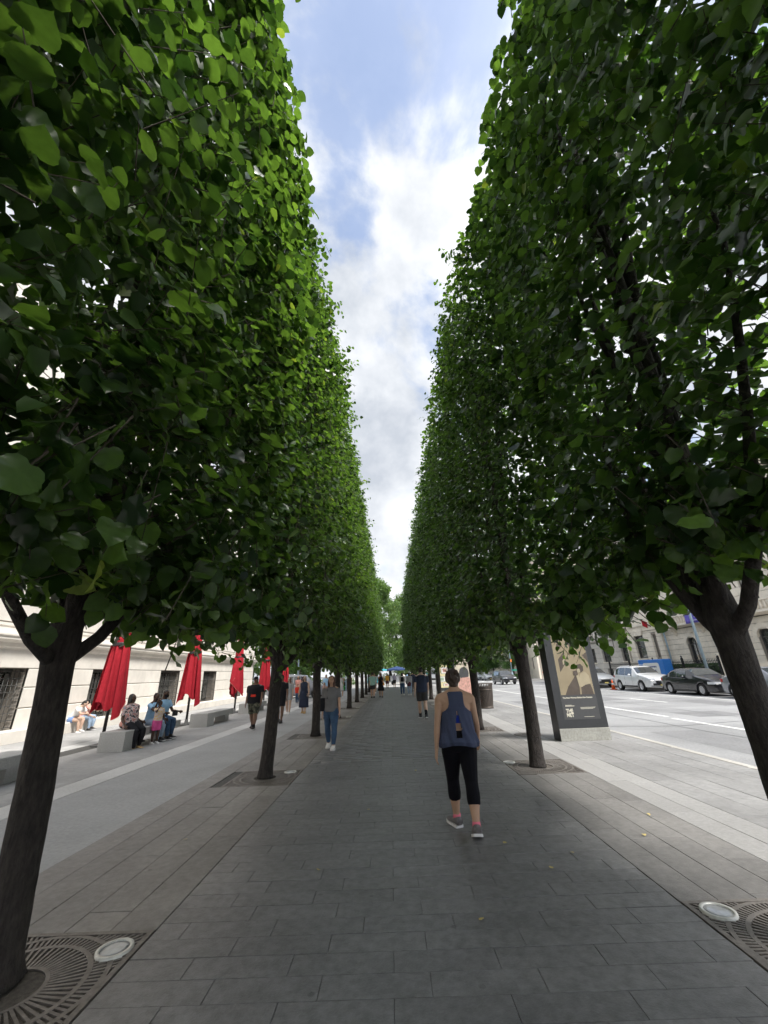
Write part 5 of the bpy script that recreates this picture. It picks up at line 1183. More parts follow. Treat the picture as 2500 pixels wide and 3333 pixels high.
    def limb_arm(mb, K, t0, t1, infl=0.0, flat=None):
        base = [(-.20, .006), (-.16, .020), (-.09, .030), (0, .036), (.2, .034), (.6, .027), (1.0, .0225), (1.25, .0235), (1.7, .0175), (2.0, .0145)]
        if sex == 'f': base = [(a, b*.92) for a, b in base]
        ts = sorted(set([t0, t1]+[b[0] for b in base if t0 < b[0] < t1])); pts = []; rr = []
        for t in ts:
            pts.append(K[0].lerp(K[1], t) if t <= 1 else K[1].lerp(K[2], t-1)); r = float(np.interp(t, [b[0] for b in base], [b[1] for b in base]))*h*f2+infl*h
            rr.append(max(r, flat*h) if flat and t > .3 else r)
        return mb.tube(pts, rr, 12)
    # ---- body, one skin
    mb = MB(); torso(mb, .47, .875)
    for K in (L, Rr): limb_leg(mb, K, 0, 2.0)
    for K, s in zip(A, (-1, 1)):
        limb_arm(mb, K, -.2, 2.0); mb.tube([up((s*.022*h, -.010*h, .850*h)), up((s*.060*h, -.008*h, .824*h)), K[0]+Vector((0, 0, .006*h))], [.022*h, .028*h, .031*h], 10)
        mb.tube([up((s*.05*h, -.012*h, .77*h)), K[0]], [.045*h, .034*h], 10)
    hc = up((0, .012*h, .932*h)); hm = Matrix.Rotation(head_turn, 4, 'Z') @ Matrix.Rotation(-lr*.6-rad(head_tilt), 4, 'X')
    V = []; F = []; nu, nv = 18, 14
    for j in range(nv+1):
        ph = math.pi*j/nv; dz = math.cos(ph)
        for i in range(nu):
            th = 2*math.pi*i/nu; dx, dy = math.sin(ph)*math.cos(th), math.sin(ph)*math.sin(th)
            kx = 1-.26*max(0, -dz)**1.3; ky = (1-.10*max(0, -dz)) if dy > 0 else (1-.34*max(0, -dz))
            V.append(hc+hm @ Vector((dx*.0435*h*kx, dy*.0555*h*ky+.006*h*max(0, -dz), dz*.0655*h)))
    for j in range(nv):
        for i in range(nu): i2 = (i+1) % nu; F.append((j*nu+i, j*nu+i2, (j+1)*nu+i2, (j+1)*nu+i))
    mb.add(V, F)
    mb.tube([up((0, -.004*h, .83*h)), hc+hm @ Vector((0, -.010*h, -.035*h))], [.034*h if sex == 'f' else .040*h]*2, 12)
    T = lambda x, y, z: hc+hm @ Vector((x*h, y*h, z*h))
    mb.tube([T(0, .050, .008), T(0, .066, -.014), T(0, .050, -.020)], [.006*h, .0095*h, .006*h], 8)
    for s in (-1, 1): mb.lathe([(.002*h, -.016*h), (.010*h, -.010*h), (.011*h, .006*h), (.003*h, .015*h)], T(s*.0435, -.004, -.002), 8, sx=.6)
    for K, s in zip(A, (-1, 1)):
        w, d = K[2], K[3].normalized(); side = Vector((s, 0, 0)); side = (side-d*side.dot(d)).normalized(); nrm = d.cross(side)*s; fw = Vector((0, 1, 0)); fw = (fw-d*fw.dot(d)); fw = fw.normalized() if fw.length > .2 else nrm
        lat = fw; inn = -side       # palm faces the body, fingers hang, thumb to the front
        mb.tube([w-d*.01*h, w+d*.02*h, w+d*.052*h], [(.014*h, .011*h), (.023*h, .0115*h), (.024*h, .010*h)], 10, up=lat)
        if fingers:
            for q, (o, ln) in enumerate(((.0175, .040), (.006, .046), (-.0055, .043), (-.0165, .034))):
                b0 = w+d*.048*h+lat*o*h; b1 = b0+d*ln*.5*h+inn*.004*h; b2 = b1+(d*.8+inn*.6).normalized()*ln*.5*h; mb.tube([b0, b1, b2], [.0058*h, .0054*h, .0042*h], 6)
            t0 = w+d*.018*h+lat*.016*h; t1 = t0+(d*.7+lat*.65+inn*.3).normalized()*.026*h; t2 = t1+(d*.95+lat*.15+inn*.3).normalized()*.022*h; mb.tube([t0, t1, t2], [.008*h, .0066*h, .005*h], 6)
    fuse(mb, 'body', skin, root, vox)
    # ---- face
    fm = MB()
    for s in (-1, 1): fm.lathe([(.001*h, -.0035*h), (.007*h, -.001*h), (.007*h, .002*h), (.001*h, .0035*h)], T(s*.0175, .0500, .006), 8, sy=.5); fm.tube([T(s*.009, .0525, .017), T(s*.026, .047, .018)], .0024*h, 5)
    fm.build('eyes', FACE_DARK, root)
    MB().tube([T(-.012, .0515, -.034), T(0, .0545, -.033), T(.012, .0515, -.034)], .0028*h, 5).build('mouth', LIP, root)
    # ---- clothes
    if bottom:
        kind, m = bottom[:2]; b = MB(); iv = max(vox, .009)
        if kind in ('pants', 'leggings', 'shorts', 'capri'):
            infl = {'pants': .006, 'leggings': .005, 'shorts': .010, 'capri': .0055}[kind]; t1 = {'pants': 1.93, 'leggings': 1.9, 'shorts': bottom[2] if len(bottom) > 2 else .78, 'capri': 1.50}[kind]
            torso(b, .472, .60, {'capri': .010, 'leggings': .009, 'shorts': .008}.get(kind, infl))
            for K in (L, Rr): limb_leg(b, K, .0, t1, infl, (1.0, .036) if kind == 'pants' and len(bottom) < 3 else ((.4, .060) if kind == 'shorts' else None))
            fuse(b, {'pants': 'trousers', 'leggings': 'leggings', 'shorts': 'shorts', 'capri': 'cropped_leggings'}[kind], m, root, iv, 2, wrinkle=.004 if kind in ('pants', 'shorts') else .0015, wseed=h*7)
        elif kind == 'skirt':
            zb = bottom[2]; fl = bottom[3]
            rr = []
            for i in range(9):
                t = i/8; z = .60+(zb-.60)*t; rx = float(np.interp(z, [.3, .53, .60], [.104+fl*.5, .106, .080])) if z > .3 else .104+fl*.5; rx += fl*max(0, .5-z)
                pl = .05*t
                rr.append([up((rx*h*fat*math.cos(a)*(1+pl*math.sin(9*a+t)), rx*.78*h*fat*math.sin(a)*(1+pl*math.sin(9*a+t)), z*h)) for a in [2*math.pi*k/36 for k in range(36)]])
            b.loft(rr, cap=False); o = b.build('skirt', m, root); sd = o.modifiers.new('t', 'SOLIDIFY'); sd.thickness = .008
    if top:
        kind, m = top[:2]; b = MB(); iv = max(vox, .009)
        if kind in ('tee', 'shirt', 'sleeveless', 'dress', 'long'):
            z0 = top[2] if len(top) > 2 else .53
            torso(b, z0, .842, .013 if kind != 'sleeveless' else .006, loose=1.03 if kind in ('tee', 'shirt', 'long') else 0)
            if kind != 'sleeveless':
                te = {'tee': .62, 'shirt': .75, 'dress': .35, 'long': 1.9}[kind]
                for K in A: limb_arm(b, K, -.2, te, .008, .040 if kind in ('tee', 'shirt') else None)
            fuse(b, 'top' if kind == 'sleeveless' else 'shirt', m, root, iv, 2, wrinkle=.006, wseed=h*3)
    if hair:
        kind, m = hair[:2]; b = MB()
        def blob(c, r, n=12):
            V = []; F = []
            for j in range(n+1):
                ph = math.pi*j/n
                for i in range(16): th = 2*math.pi*i/16; V.append(hc+hm @ Vector(((c[0]+r[0]*math.sin(ph)*math.cos(th))*h, (c[1]+r[1]*math.sin(ph)*math.sin(th))*h, (c[2]+r[2]*math.cos(ph))*h)))
            for j in range(n):
                for i in range(16): i2 = (i+1) % 16; F.append((j*16+i, j*16+i2, (j+1)*16+i2, (j+1)*16+i))
            b.add(V, F)
        if kind == 'bald': blob((0, -.006, .020), (.0440, .0530, .0475))
        else: blob((0, -.012, .012), (.0490, .0535, .0600))
        if kind == 'short': blob((0, -.024, -.010), (.0445, .038, .042))
        if kind == 'bun': blob((0, -.018, .006), (.0570, .052, .056)); blob((0, -.026, .044), (.042, .036, .024)); blob((0, -.030, -.036), (.034, .026, .030))
        if kind in ('long', 'bob'):
            dn = -.15 if kind == 'long' else -.055
            blob((0, -.030, -.02), (.050, .040, .055)); blob((0, -.034, dn*.6), (.052, .030, abs(dn)*.75))
            for s in (-1, 1): blob((s*.040, .004, dn*.45), (.017, .024, abs(dn)*.72+.01))
        if kind == 'pony': blob((0, -.026, -.008), (.045, .040, .045)); blob((0, -.062, -.040), (.020, .022, .075))
        if kind == 'afro': blob((0, -.012, .016), (.066, .070, .072))
        fuse(b, 'hair', m, root, max(.008, vox*.8), 1, wrinkle=.009, wscale=38)
    if shoes:
        m, ms = shoes[:2]
        for K, s, ft, tn in ((L, -1, feet[0], turn[0]), (Rr, 1, feet[1], turn[1])):
            sh = empty('shoe', K[2]); sh.parent = root; sh.rotation_euler = (rad(-ft), 0, rad(tn)*1.0)
            n = 16; prof = [(-.036, .020, .034, .022), (-.032, .026, .046, .022), (-.006, .028, .050, .022), (.020, .030, .038, .014), (.050, .034, .024, .010), (.080, .033, .018, .006), (.100, .024, .012, .004), (.108, .010, .006, .002)]
            up_ = MB(); rings = []
            for (y, w, zt, _) in prof:
                rings.append([(w*h*math.copysign(abs(math.cos(a))**.7, math.cos(a)), y*h, -.036*h+(zt+.004)*h*(.5+.5*math.sin(a))+.002*h) for a in [2*math.pi*k/n for k in range(n)]])
            up_.loft(rings); up_.build('upper', m, sh)
            so = MB(); o_ = [(w*1.08*h*sx, y*1.02*h) for sx in (1, -1) for (y, w, _, _) in (prof if sx > 0 else prof[::-1])]; so.prism(o_, 'z', -.0445*h, -.030*h); so.build('sole', ms, sh)
            if len(shoes) > 2: MB().tube([(0, 0, .004*h), (0, -.004*h, .03*h+.0*h)], [.027*h, .0245*h], 12).build('sock', shoes[2], sh) if len(shoes) == 3 else MB().tube([(0, 0, .0), (0, -.002*h, shoes[3]*h)], [.028*h, .030*h], 12).build('sock', shoes[2], sh)
    info = dict(root=root, up=up, T=T, L=L, R=Rr, A=A, h=h, hc=hc, pelvis=pelvis_z, ring=ring, RG=RG, torso=torso, fat=fat)
    if extra: extra(info)
    return info
# ---- accessories
def backpack(m, front_straps=True):
    def f(I):
        h, up = I['h'], I['up']; b = MB(); rings = []
        for z, w, d in ((.60, .060, .040), (.62, .075, .055), (.70, .080, .062), (.78, .070, .050), (.81, .045, .030)): rings.append([up((w*h*math.copysign(abs(math.cos(a))**.6, math.cos(a)), -.075*h-d*h*.5+d*h*.6*math.copysign(abs(math.sin(a))**.6, math.sin(a)), z*h)) for a in [2*math.pi*k/16 for k in range(16)]])
        b.loft(rings); o = b.build('backpack', m, I['root'])
        for s in (-1, 1): MB().tube([up((s*.060*h, -.06*h, .80*h)), up((s*.065*h, 0, .845*h)), up((s*.068*h, .070*h, .79*h)), up((s*.075*h, .074*h, .70*h)), up((s*.09*h, .02*h, .64*h))], [(.016*h, .005*h)]*5, 8, up=(1, 0, 0)).build('shoulder_strap', m, I['root'])
    return f
def shoulder_bag(m, side=1, z=.56, size=(.055, .030, .045), strap=True, across=True, y=.0):
    def f(I):
        h, up = I['h'], I['up']; c = up((side*.125*h, y*h, z*h)); g = MB(); g.bevbox(c.x-size[1]*h, c.x+size[1]*h, c.y-size[0]*h, c.y+size[0]*h, c.z-size[2]*h, c.z+size[2]*h, .01); g.build('bag', m, I['root'])
        if strap: MB().tube([c+Vector((0, 0, size[2]*h)), up((side*.05*h, .082*h, .68*h)), up(((-side if across else side)*.055*h, .055*h, .80*h)), up(((-side if across else side)*.06*h, 0, .846*h)), up((side*.02*h, -.075*h, .70*h)), c+Vector((0, -.02*h, size[2]*h))], [(.008*h, .003*h)]*6, 6).build('bag_strap', m, I['root'])
    return f
def sunglasses(I):
    b = MB(); T = I['T']; h = I['h']
    for s in (-1, 1): b.lathe([(.001*h, -.011*h), (.014*h, -.006*h), (.015*h, .005*h), (.001*h, .010*h)], T(s*.018, .054, .006), 10, sy=.3); b.tube([T(s*.030, .050, .009), T(s*.043, .0, .009)], .0025*h, 5)
    b.build('sunglasses', FACE_DARK, I['root'])
def cap(m):
    def f(I):
        T, h = I['T'], I['h']; b = MB(); rings = []
        for k, (z, q) in enumerate(((.020, 1.0), (.040, .97), (.058, .80), (.070, .45), (.074, .05))): rings.append([T(.049*q*math.cos(a), -.004+.059*q*math.sin(a), z) for a in [2*math.pi*i/20 for i in range(20)]])
        b.loft(rings); b.build('cap', m, I['root'])
        MB().add([T(x, y, z) for x, y, z in ((-.045, .030, .022), (-.03, .085, .014), (.03, .085, .014), (.045, .030, .022), (-.045, .030, .026), (-.03, .085, .018), (.03, .085, .018), (.045, .030, .026))], [(0, 1, 2, 3), (7, 6, 5, 4), (0, 4, 5, 1), (1, 5, 6, 2), (2, 6, 7, 3)]).build('cap_peak', m, I['root'])
    return f
def face_mask(m):
    def f(I):
        T = I['T']; V = []; n = 9
        for z in (-.058, -.035, -.012):
            for i in range(n): a = R(20+140*i/(n-1)); V.append(T(.046*math.cos(a)*(1 if z > -.05 else .8), .062*math.sin(a)*(1 if z > -.05 else .85), z))
        MB().add(V, [(j*n+i, j*n+i+1, (j+1)*n+i+1, (j+1)*n+i) for j in range(2) for i in range(n-1)], True).build('face_mask', m, I['root'])
    return f
def many(*fs):
    def f(I): [q(I) for q in fs]
    return f
def belt_pack(m):
    def f(I):
        h, up = I['h'], I['up']; rings = [[up(((.100+.004)*h*I['fat']*math.cos(a), (.074)*h*I['fat']*math.sin(a)+.002*h, z*h)) for a in [2*math.pi*k/24 for k in range(24)]] for z in (.630, .645)]
        MB().loft(rings, cap=False).build('waist_strap', C_BLACK, I['root']); c = up((0, .085*h*I['fat'], .635*h)); MB().bevbox(c.x-.05*h, c.x+.05*h, c.y-.02*h, c.y+.025*h, c.z-.02*h, c.z+.022*h, .01).build('waist_pack', m, I['root'])
    return f
def held_box(m, size, off=(0, .03, -.02), name='tablet'):
    def f(I):
        w = I['A'][0][2].lerp(I['A'][1][2], .5)+Vector((off[0]*I['h'], off[1]*I['h']+.05, off[2]*I['h'])); MB().bevbox(w.x-size[0], w.x+size[0], w.y-size[1], w.y+size[1], w.z-size[2], w.z+size[2], .006).build(name, m, I['root'])
    return f
# ---- the woman in front: racer-back top with a keyhole, cut from a loose shell
def racer_top(I):
    h, up, RG = I['h'], I['up'], I['RG']; zs = [r[0] for r in RG]; NZ, NA = 96, 132; z0, z1 = .505, .846
    V = []; F = []
    for i in range(NZ+1):
        t = i/NZ; z = z0+(z1-z0)*t; rx, ry, cy = (float(np.interp(z, zs, [r[q] for r in RG])) for q in (1, 2, 3))
        drape = max(0, (.735-z)/.22); rx2 = rx*h*I['fat']+.006*h; ry2 = ry*h*I['fat']+.007*h
        rx2 = max(rx2, (.098+.012*drape)*h*I['fat']**.7) if z < .74 else rx2; ry2 = max(ry2, (.074+.010*drape)*h*I['fat']**.7) if z < .74 else ry2
        if z < .66: q_ = min(1, (.66-z)/.08)*.007*h; rx2 = max(rx2, rx*h*I['fat']+.010*h+q_); ry2 = max(ry2, ry*h*I['fat']+.010*h+q_)
        for k in range(NA):
            a = 2*math.pi*k/NA; c, s = math.cos(a), math.sin(a); fold = .0062*h*drape*(1.0+.7*math.sin(9*a+2.2*math.sin(z*22))+.4*math.sin(17*a+z*40)); hem = .010*math.sin(a*3+.5)*max(0, 1-t*6)
            V.append(up(((rx2+fold)*math.copysign(abs(c)**.88, c), cy*h+(ry2+fold)*math.copysign(abs(s)**.88, s), (z+hem)*h)))
    for i in range(NZ):
        for k in range(NA):
            t = (i+.5)/NZ; z = z0+(z1-z0)*t; a = 2*math.pi*(k+.5)/NA; x = math.copysign(abs(math.cos(a))**.88, math.cos(a))*max(.02, float(np.interp(z, zs, [r[1] for r in RG])))*I['fat']; back = math.sin(a) < 0
            lim = 1 if z < .700 else (.050+.068*(1-min(1, (z-.700)/.072))**2.0)     # arm holes
            if abs(x) > lim: continue
            if not back and z > .800 and abs(x) < .030: continue
            if back and .560 < z < .735 and abs(x+.002) < .0155*min(1, (.735-z)/.115): continue               # open keyhole
            k2 = (k+1) % NA; F.append((i*NA+k, i*NA+k2, (i+1)*NA+k2, (i+1)*NA+k))
    o = MB().add(V, F, True).build('racerback_top', C_TANK, I['root']); sd = o.modifiers.new('t', 'SOLIDIFY'); sd.thickness = .004; sd.offset = -1
    b = MB(); I['torso'](b, .645, .698, .0025, n=40); fuse(b, 'sports_bra', C_ROYAL, I['root'], .008, 1)
    T = I['T']
person((0.75, 5.28), 0.0, 1.66, 'woman in a slate blue racerback top and black cropped leggings walking away', sex='f', skin=SK_T, fat=1.15, leg_w=.93, splay=-.025, vox=0.007,
       legs=((15, 8), (-13, 8)), feet=(-4, 18), turn=(22, -6), arms=((-10, 11, 12), (12, 11, 26)), bottom=('capri', C_LEG), hair=('bun', H_BROWN), shoes=(S_GREY, S_SOLE, S_SOCKP), extra=racer_top)
WALK = 'people walking on the shaded walkway'
person((1.16, 16.95), 0.05, 1.84, 'man in a dark blue T-shirt, dark shorts and black socks walking away', WALK, 'm', SK_L, legs=((12, 6), (-10, 8)), feet=(0, 14), arms=((-14, 8, 20), (14, 8, 25)), top=('tee', C_NAVY, .50), bottom=('shorts', C_CHAR, .80), hair=('short', H_BLACK), shoes=(S_BLACK, S_SOLE, C_BLACK, .11))
person((-1.52, 10.85), math.pi, 1.63, 'woman in a grey T-shirt and blue jeans walking towards the camera', WALK, 'f', SK_T, legs=((12, 4), (-10, 10)), feet=(0, 16), arms=((12, 8, 12), (-10, 8, 12)), top=('tee', C_GREY, .50), bottom=('pants', C_JEAN, 1), hair=('long', H_RED), shoes=(S_WHITE, S_SOLE), extra=shoulder_bag(C_BLACK, 1, .60, (.05, .035, .09), True, False))
person((-4.9, 15.45), math.pi, 1.71, 'heavyset man in a black cap, black T-shirt and camouflage shorts', 'people on the plaza beside the museum', 'm', SK_M, fat=1.22, legs=((14, 4), (-12, 14)), feet=(0, 16), arms=((14, 10, 20), (-10, 10, 20)), top=('tee', C_BLACK, .49), bottom=('shorts', C_CAMO, .98), hair=('short', H_BLACK), shoes=(S_BLACK, S_SOLE, C_BLACK, .05), extra=many(cap(C_BLACK), belt_pack(C_REDC), backpack(C_BLACK)))
person((-4.42, 17.2), math.pi, 1.74, 'person in black mostly hidden behind the second museum-side trunk', 'people on the plaza beside the museum', 'm', SK_M, legs=((8, 4), (-8, 8)), arms=((10, 12, 25), (-8, 14, 15)), top=('tee', C_BLACK), bottom=('shorts', C_BLACK), hair=('short', H_BLACK), shoes=(S_BLACK, S_BLACK))
person((-5.0, 20.95), math.pi, 1.64, 'woman in a grey top and grey shorts with sunglasses and a white bag', 'people on the plaza beside the museum', 'f', SK_L, fat=.92, legs=((9, 3), (-8, 8)), feet=(0, 12), arms=((8, 8, 14), (-6, 8, 10)), top=('tee', C_LGREY, .52), bottom=('shorts', C_LGREY, .62), hair=('long', H_RED), shoes=(S_WHITE, S_SOLE), extra=many(sunglasses, shoulder_bag(C_WHITE, 1, .50, (.05, .03, .04))))
person((-4.32, 21.25), math.pi, 1.68, 'woman in a long sleeveless navy jumpsuit and sunglasses', 'people on the plaza beside the museum', 'f', SK_L, fat=1.14, legs=((10, 3), (-8, 10)), feet=(0, 12), arms=((10, 10, 14), (-8, 10, 30)), top=('sleeveless', C_NAVY, .50), bottom=('skirt', C_NAVY, .16, .02), hair=('long', H_BROWN), shoes=(S_TAN, S_TAN), head_turn=.5, extra=sunglasses)
person((-1.45, 32.6), 0, 1.80, 'man in a pale teal T-shirt and dark shorts walking away', WALK, 'm', SK_T, vox=.018, legs=((8, 4), (-8, 8)), top=('shirt', C_TEAL, .48), bottom=('shorts', C_CHAR, .8), hair=('short', H_BROWN), shoes=(S_BLACK, S_BLACK))
person((-.84, 33.0), math.pi, 1.74, 'woman in a black dress with an orange shoulder bag', WALK, 'f', SK_T, vox=.018, legs=((8, 4), (-6, 8)), top=('sleeveless', C_BLACK, .52), bottom=('skirt', C_BLACK, .27, .06), hair=('long', H_BLACK), shoes=(S_BLACK, S_BLACK), extra=shoulder_bag(C_ORANGE, -1, .53, (.05, .035, .045), y=.06))
person((.84, 34.5), 0, 1.70, 'woman with a black backpack and dark jeans walking away', WALK, 'f', SK_T, vox=.018, legs=((8, 4), (-8, 10)), top=('tee', C_WHITE), bottom=('pants', C_JEAN, 1), hair=('long', H_BLACK), shoes=(S_WHITE, S_SOLE), extra=backpack(C_BLACK))
person((1.40, 34.3), 0, 1.70, 'woman in a pale top and light jeans with a maroon jacket round her waist', WALK, 'f', SK_L, vox=.018, legs=((8, 4), (-8, 10)), top=('long', C_LGREY), bottom=('pants', C_LJEAN, 1), hair=('long', H_BLACK), shoes=(S_WHITE, S_SOLE), extra=lambda I: MB().loft([[I['up'](((q*math.cos(a))*I['h'], q*.8*math.sin(a)*I['h'], z*I['h'])) for a in [2*math.pi*k/20 for k in range(20)]] for z, q in ((.60, .092), (.55, .112), (.44, .118), (.40, .110))]).build('tied_jacket', C_MAR, I['root']))
person((-1.62, 40.5), math.pi, 1.74, 'man in a white T-shirt behind the pair on the left', WALK, 'm', SK_T, vox=.02, legs=((6, 3), (-6, 6)), top=('tee', C_WHITE), bottom=('shorts', C_LGREY), hair=('short', H_BLACK), shoes=(S_WHITE, S_SOLE), fingers=False)
person((2.0, 41.0), 0, 1.80, 'person in dark clothes ahead of the man in dark shorts', WALK, 'm', SK_T, vox=.02, legs=((6, 3), (-6, 6)), top=('tee', C_NAVY), bottom=('pants', C_CHAR), hair=('short', H_BLACK), shoes=(S_BLACK, S_BLACK), fingers=False)
FAR = 'people crossing at the end of the walkway'
person((-.55, 53.5), math.pi, 1.72, 'woman in a yellow jacket and dark skirt at the end of the walkway', FAR, 'f', SK_T, vox=.022, legs=((8, 4), (-6, 6)), top=('long', C_YEL, .46), bottom=('skirt', C_MAR, .30, .04), hair=('long', H_BROWN), shoes=(S_BLACK, S_BLACK), fingers=False)
person((.35, 54.5), math.pi, 1.70, 'person in a lavender shirt and dark shorts at the end of the walkway', FAR, 'f', SK_L, vox=.022, legs=((8, 4), (-6, 6)), top=('shirt', C_LAV), bottom=('shorts', C_CHAR, .9), hair=('long', H_BROWN), shoes=(S_BLACK, S_BLACK), fingers=False)
for (x, y, tp, bt, lab, sx) in ((1.7, 63, C_WHITE, C_NAVY, 'far pedestrian in a white shirt left of the cart', 'm'), (2.6, 66, C_SKY, C_CHAR, 'far pedestrian in a light blue shirt near the blue umbrella', 'm'), (3.2, 61, C_CHAR, C_JEAN, 'far pedestrian in a charcoal shirt beside the cart', 'm'), (-3.2, 62, C_BLACK, C_BLACK, 'far pedestrian in black by the left trees', 'f')):
    person((x, y), math.pi if x > 2 else 0, 1.74, lab, FAR, sx, SK_T, vox=.025, legs=((6, 3), (-6, 6)), top=('tee', tp), bottom=('pants', bt), hair=('short', H_BLACK), shoes=(S_BLACK, S_BLACK), fingers=False)
# crowd on the plaza beyond the museum
CROWD = 'crowd on the plaza beyond the museum'
for (x, y, hh, tp, bt, hr, lab, sx, kind) in ((-6.35, 36.0-7, 1.20, C_REDC, C_JEAN, 'short', 'child in a red shirt and blue jeans left of the woman in grey', 'm', 'pants'), (-5.3, 31.0, 1.28, C_CAMO, C_LGREY, 'short', 'child in a patterned shirt and grey trousers left of the woman in jeans', 'm', 'pants'), (-4.95, 31.6, 1.20, C_FLORAL, C_CHAR, 'long', 'child in a floral top beside the woman in jeans', 'f', 'pants'), (-5.2, 34.0, 1.76, C_SKY, C_LJEAN, 'bald', 'man in a pale blue shirt behind the woman in jeans', 'm', 'pants'), (-7.3, 33.5, 1.72, C_SALMON, C_CHAR, 'long', 'woman in a salmon top behind the woman in the jumpsuit', 'f', 'pants')):
    person((x, y), math.pi+random.uniform(-.5, .5), hh, lab, CROWD, sx, SK_T, vox=.02, legs=((6, 3), (-6, 6)), top=('tee', tp), bottom=(kind, bt), hair=(hr, H_BROWN), shoes=(S_BLACK, S_SOLE), fingers=False)
person((-4.05, 34.5), .3, 1.70, 'woman in a white dress carrying a green bag, right of the woman in jeans', CROWD, 'f', SK_T, vox=.02, legs=((6, 3), (-6, 6)), top=('sleeveless', C_WHITE, .52), bottom=('skirt', C_WHITE, .30, .03), hair=('bun', H_BROWN), shoes=(S_WHITE, S_SOLE), fingers=False, extra=shoulder_bag(C_GREEN, 1, .42, (.06, .03, .09)))
person((-4.1, 42.0), .3, 1.72, 'woman in a dark top and skirt between two far museum-side trunks', CROWD, 'f', SK_T, vox=.022, legs=((6, 3), (-6, 6)), top=('sleeveless', C_BLACK, .52), bottom=('skirt', C_BLACK, .30, .03), hair=('long', H_BROWN), shoes=(S_BLACK, S_BLACK), fingers=False)
# seated on the granite bench and on the ledge
BEN = 'people sitting on the granite bench'; E90 = -math.pi/2
SITL = ((84, 88), (84, 84))
person((-7.22, 12.15), E90-.35, 1.66, 'woman in a floral blouse and black trousers leaning back on the bench end', BEN, 'f', SK_D, fat=1.12, sit=.46, legs=((70, 78), (64, 66)), lean=-12, arms=((-28, 20, 6), (10, 14, 40)), top=('shirt', C_FLORAL, .48), bottom=('pants', C_BLACK, 1), hair=('bob', H_BLACK), shoes=(S_TAN, S_TAN), head_turn=.25)
person((-7.50, 12.35), E90+.9, 1.62, 'woman in a salmon top behind the floral blouse on the bench', BEN, 'f', SK_D, sit=.46, legs=SITL, lean=4, arms=((20, 10, 40), (20, 10, 40)), top=('sleeveless', C_SALMON, .50), bottom=('pants', C_BLACK, 1), hair=('long', H_BLACK), shoes=(S_BLACK, S_BLACK))
person((-6.80, 12.72), E90-.5, 1.12, 'child in a yellow print top and pink shorts standing by the bench', BEN, 'f', SK_D, legs=((4, 4), (-2, 4)), arms=((10, 10, 20), (70, 20, 60)), top=('tee', C_KID, .52), bottom=('shorts', C_PINK, .9), hair=('short', H_BLACK), shoes=(S_WHITE, S_SOLE))
person((-7.18, 13.02), E90-.2, 1.62, 'woman in pale jeans drinking from a can on the bench', BEN, 'f', SK_D, sit=.46, legs=((80, 82), (74, 70)), lean=6, arms=((18, 8, 40), (60, 14, 95)), top=('tee', C_SKY, .50), bottom=('pants', C_LJEAN, 1), hair=('pony', H_BLACK), shoes=(S_BLACK, S_SOLE), head_turn=-.4)
person((-7.18, 13.58), E90-.3, 1.74, 'man in a light blue T-shirt and black mask on the bench', BEN, 'm', SK_D, sit=.46, legs=((84, 86), (80, 78)), lean=4, arms=((30, 8, 55), (30, 8, 55)), top=('tee', C_SKY, .50), bottom=('pants', C_JEAN, 1), hair=('bald', H_BLACK), shoes=(S_BLACK, S_SOLE), extra=many(face_mask(C_BLACK), held_box(S_BLACK, (.10, .01, .07))))
LED = 'people sitting on the museum ledge'
person((-12.0, 16.35), E90+.0, 1.60, 'girl in a white T-shirt and denim shorts bending forward on the museum ledge', LED, 'f', SK_L, sit=.37, legs=((88, 92), (80, 78)), lean=38, arms=((40, 8, 25), (50, 8, 40)), top=('tee', C_WHITE, .50), bottom=('shorts', C_DBLUE, .45), hair=('pony', H_BLACK), shoes=(S_WHITE, S_SOLE), head_tilt=10)
person((-12.0, 16.98), E90-.1, 1.60, 'girl in light blue jeans sitting farther along the museum ledge', LED, 'f', SK_L, sit=.37, legs=((90, 92), (84, 84)), lean=30, arms=((60, 8, 30), (60, 8, 30)), top=('tee', C_SALMON, .50), bottom=('pants', C_LJEAN, 1), hair=('long', H_BLACK), shoes=(S_BLACK, S_SOLE), head_tilt=10)
person((20.9, 58.5), 2.6, 1.70, 'pedestrian with a red bag at the far corner of the avenue', None, 'f', SK_L, vox=.022, legs=((10, 4), (-8, 8)), top=('sleeveless', C_CREAM), bottom=('pants', C_CHAR, 1), hair=('long', H_RED), shoes=(S_BLACK, S_BLACK), fingers=False, extra=shoulder_bag(C_REDC, 1, .66, (.05, .03, .06)))
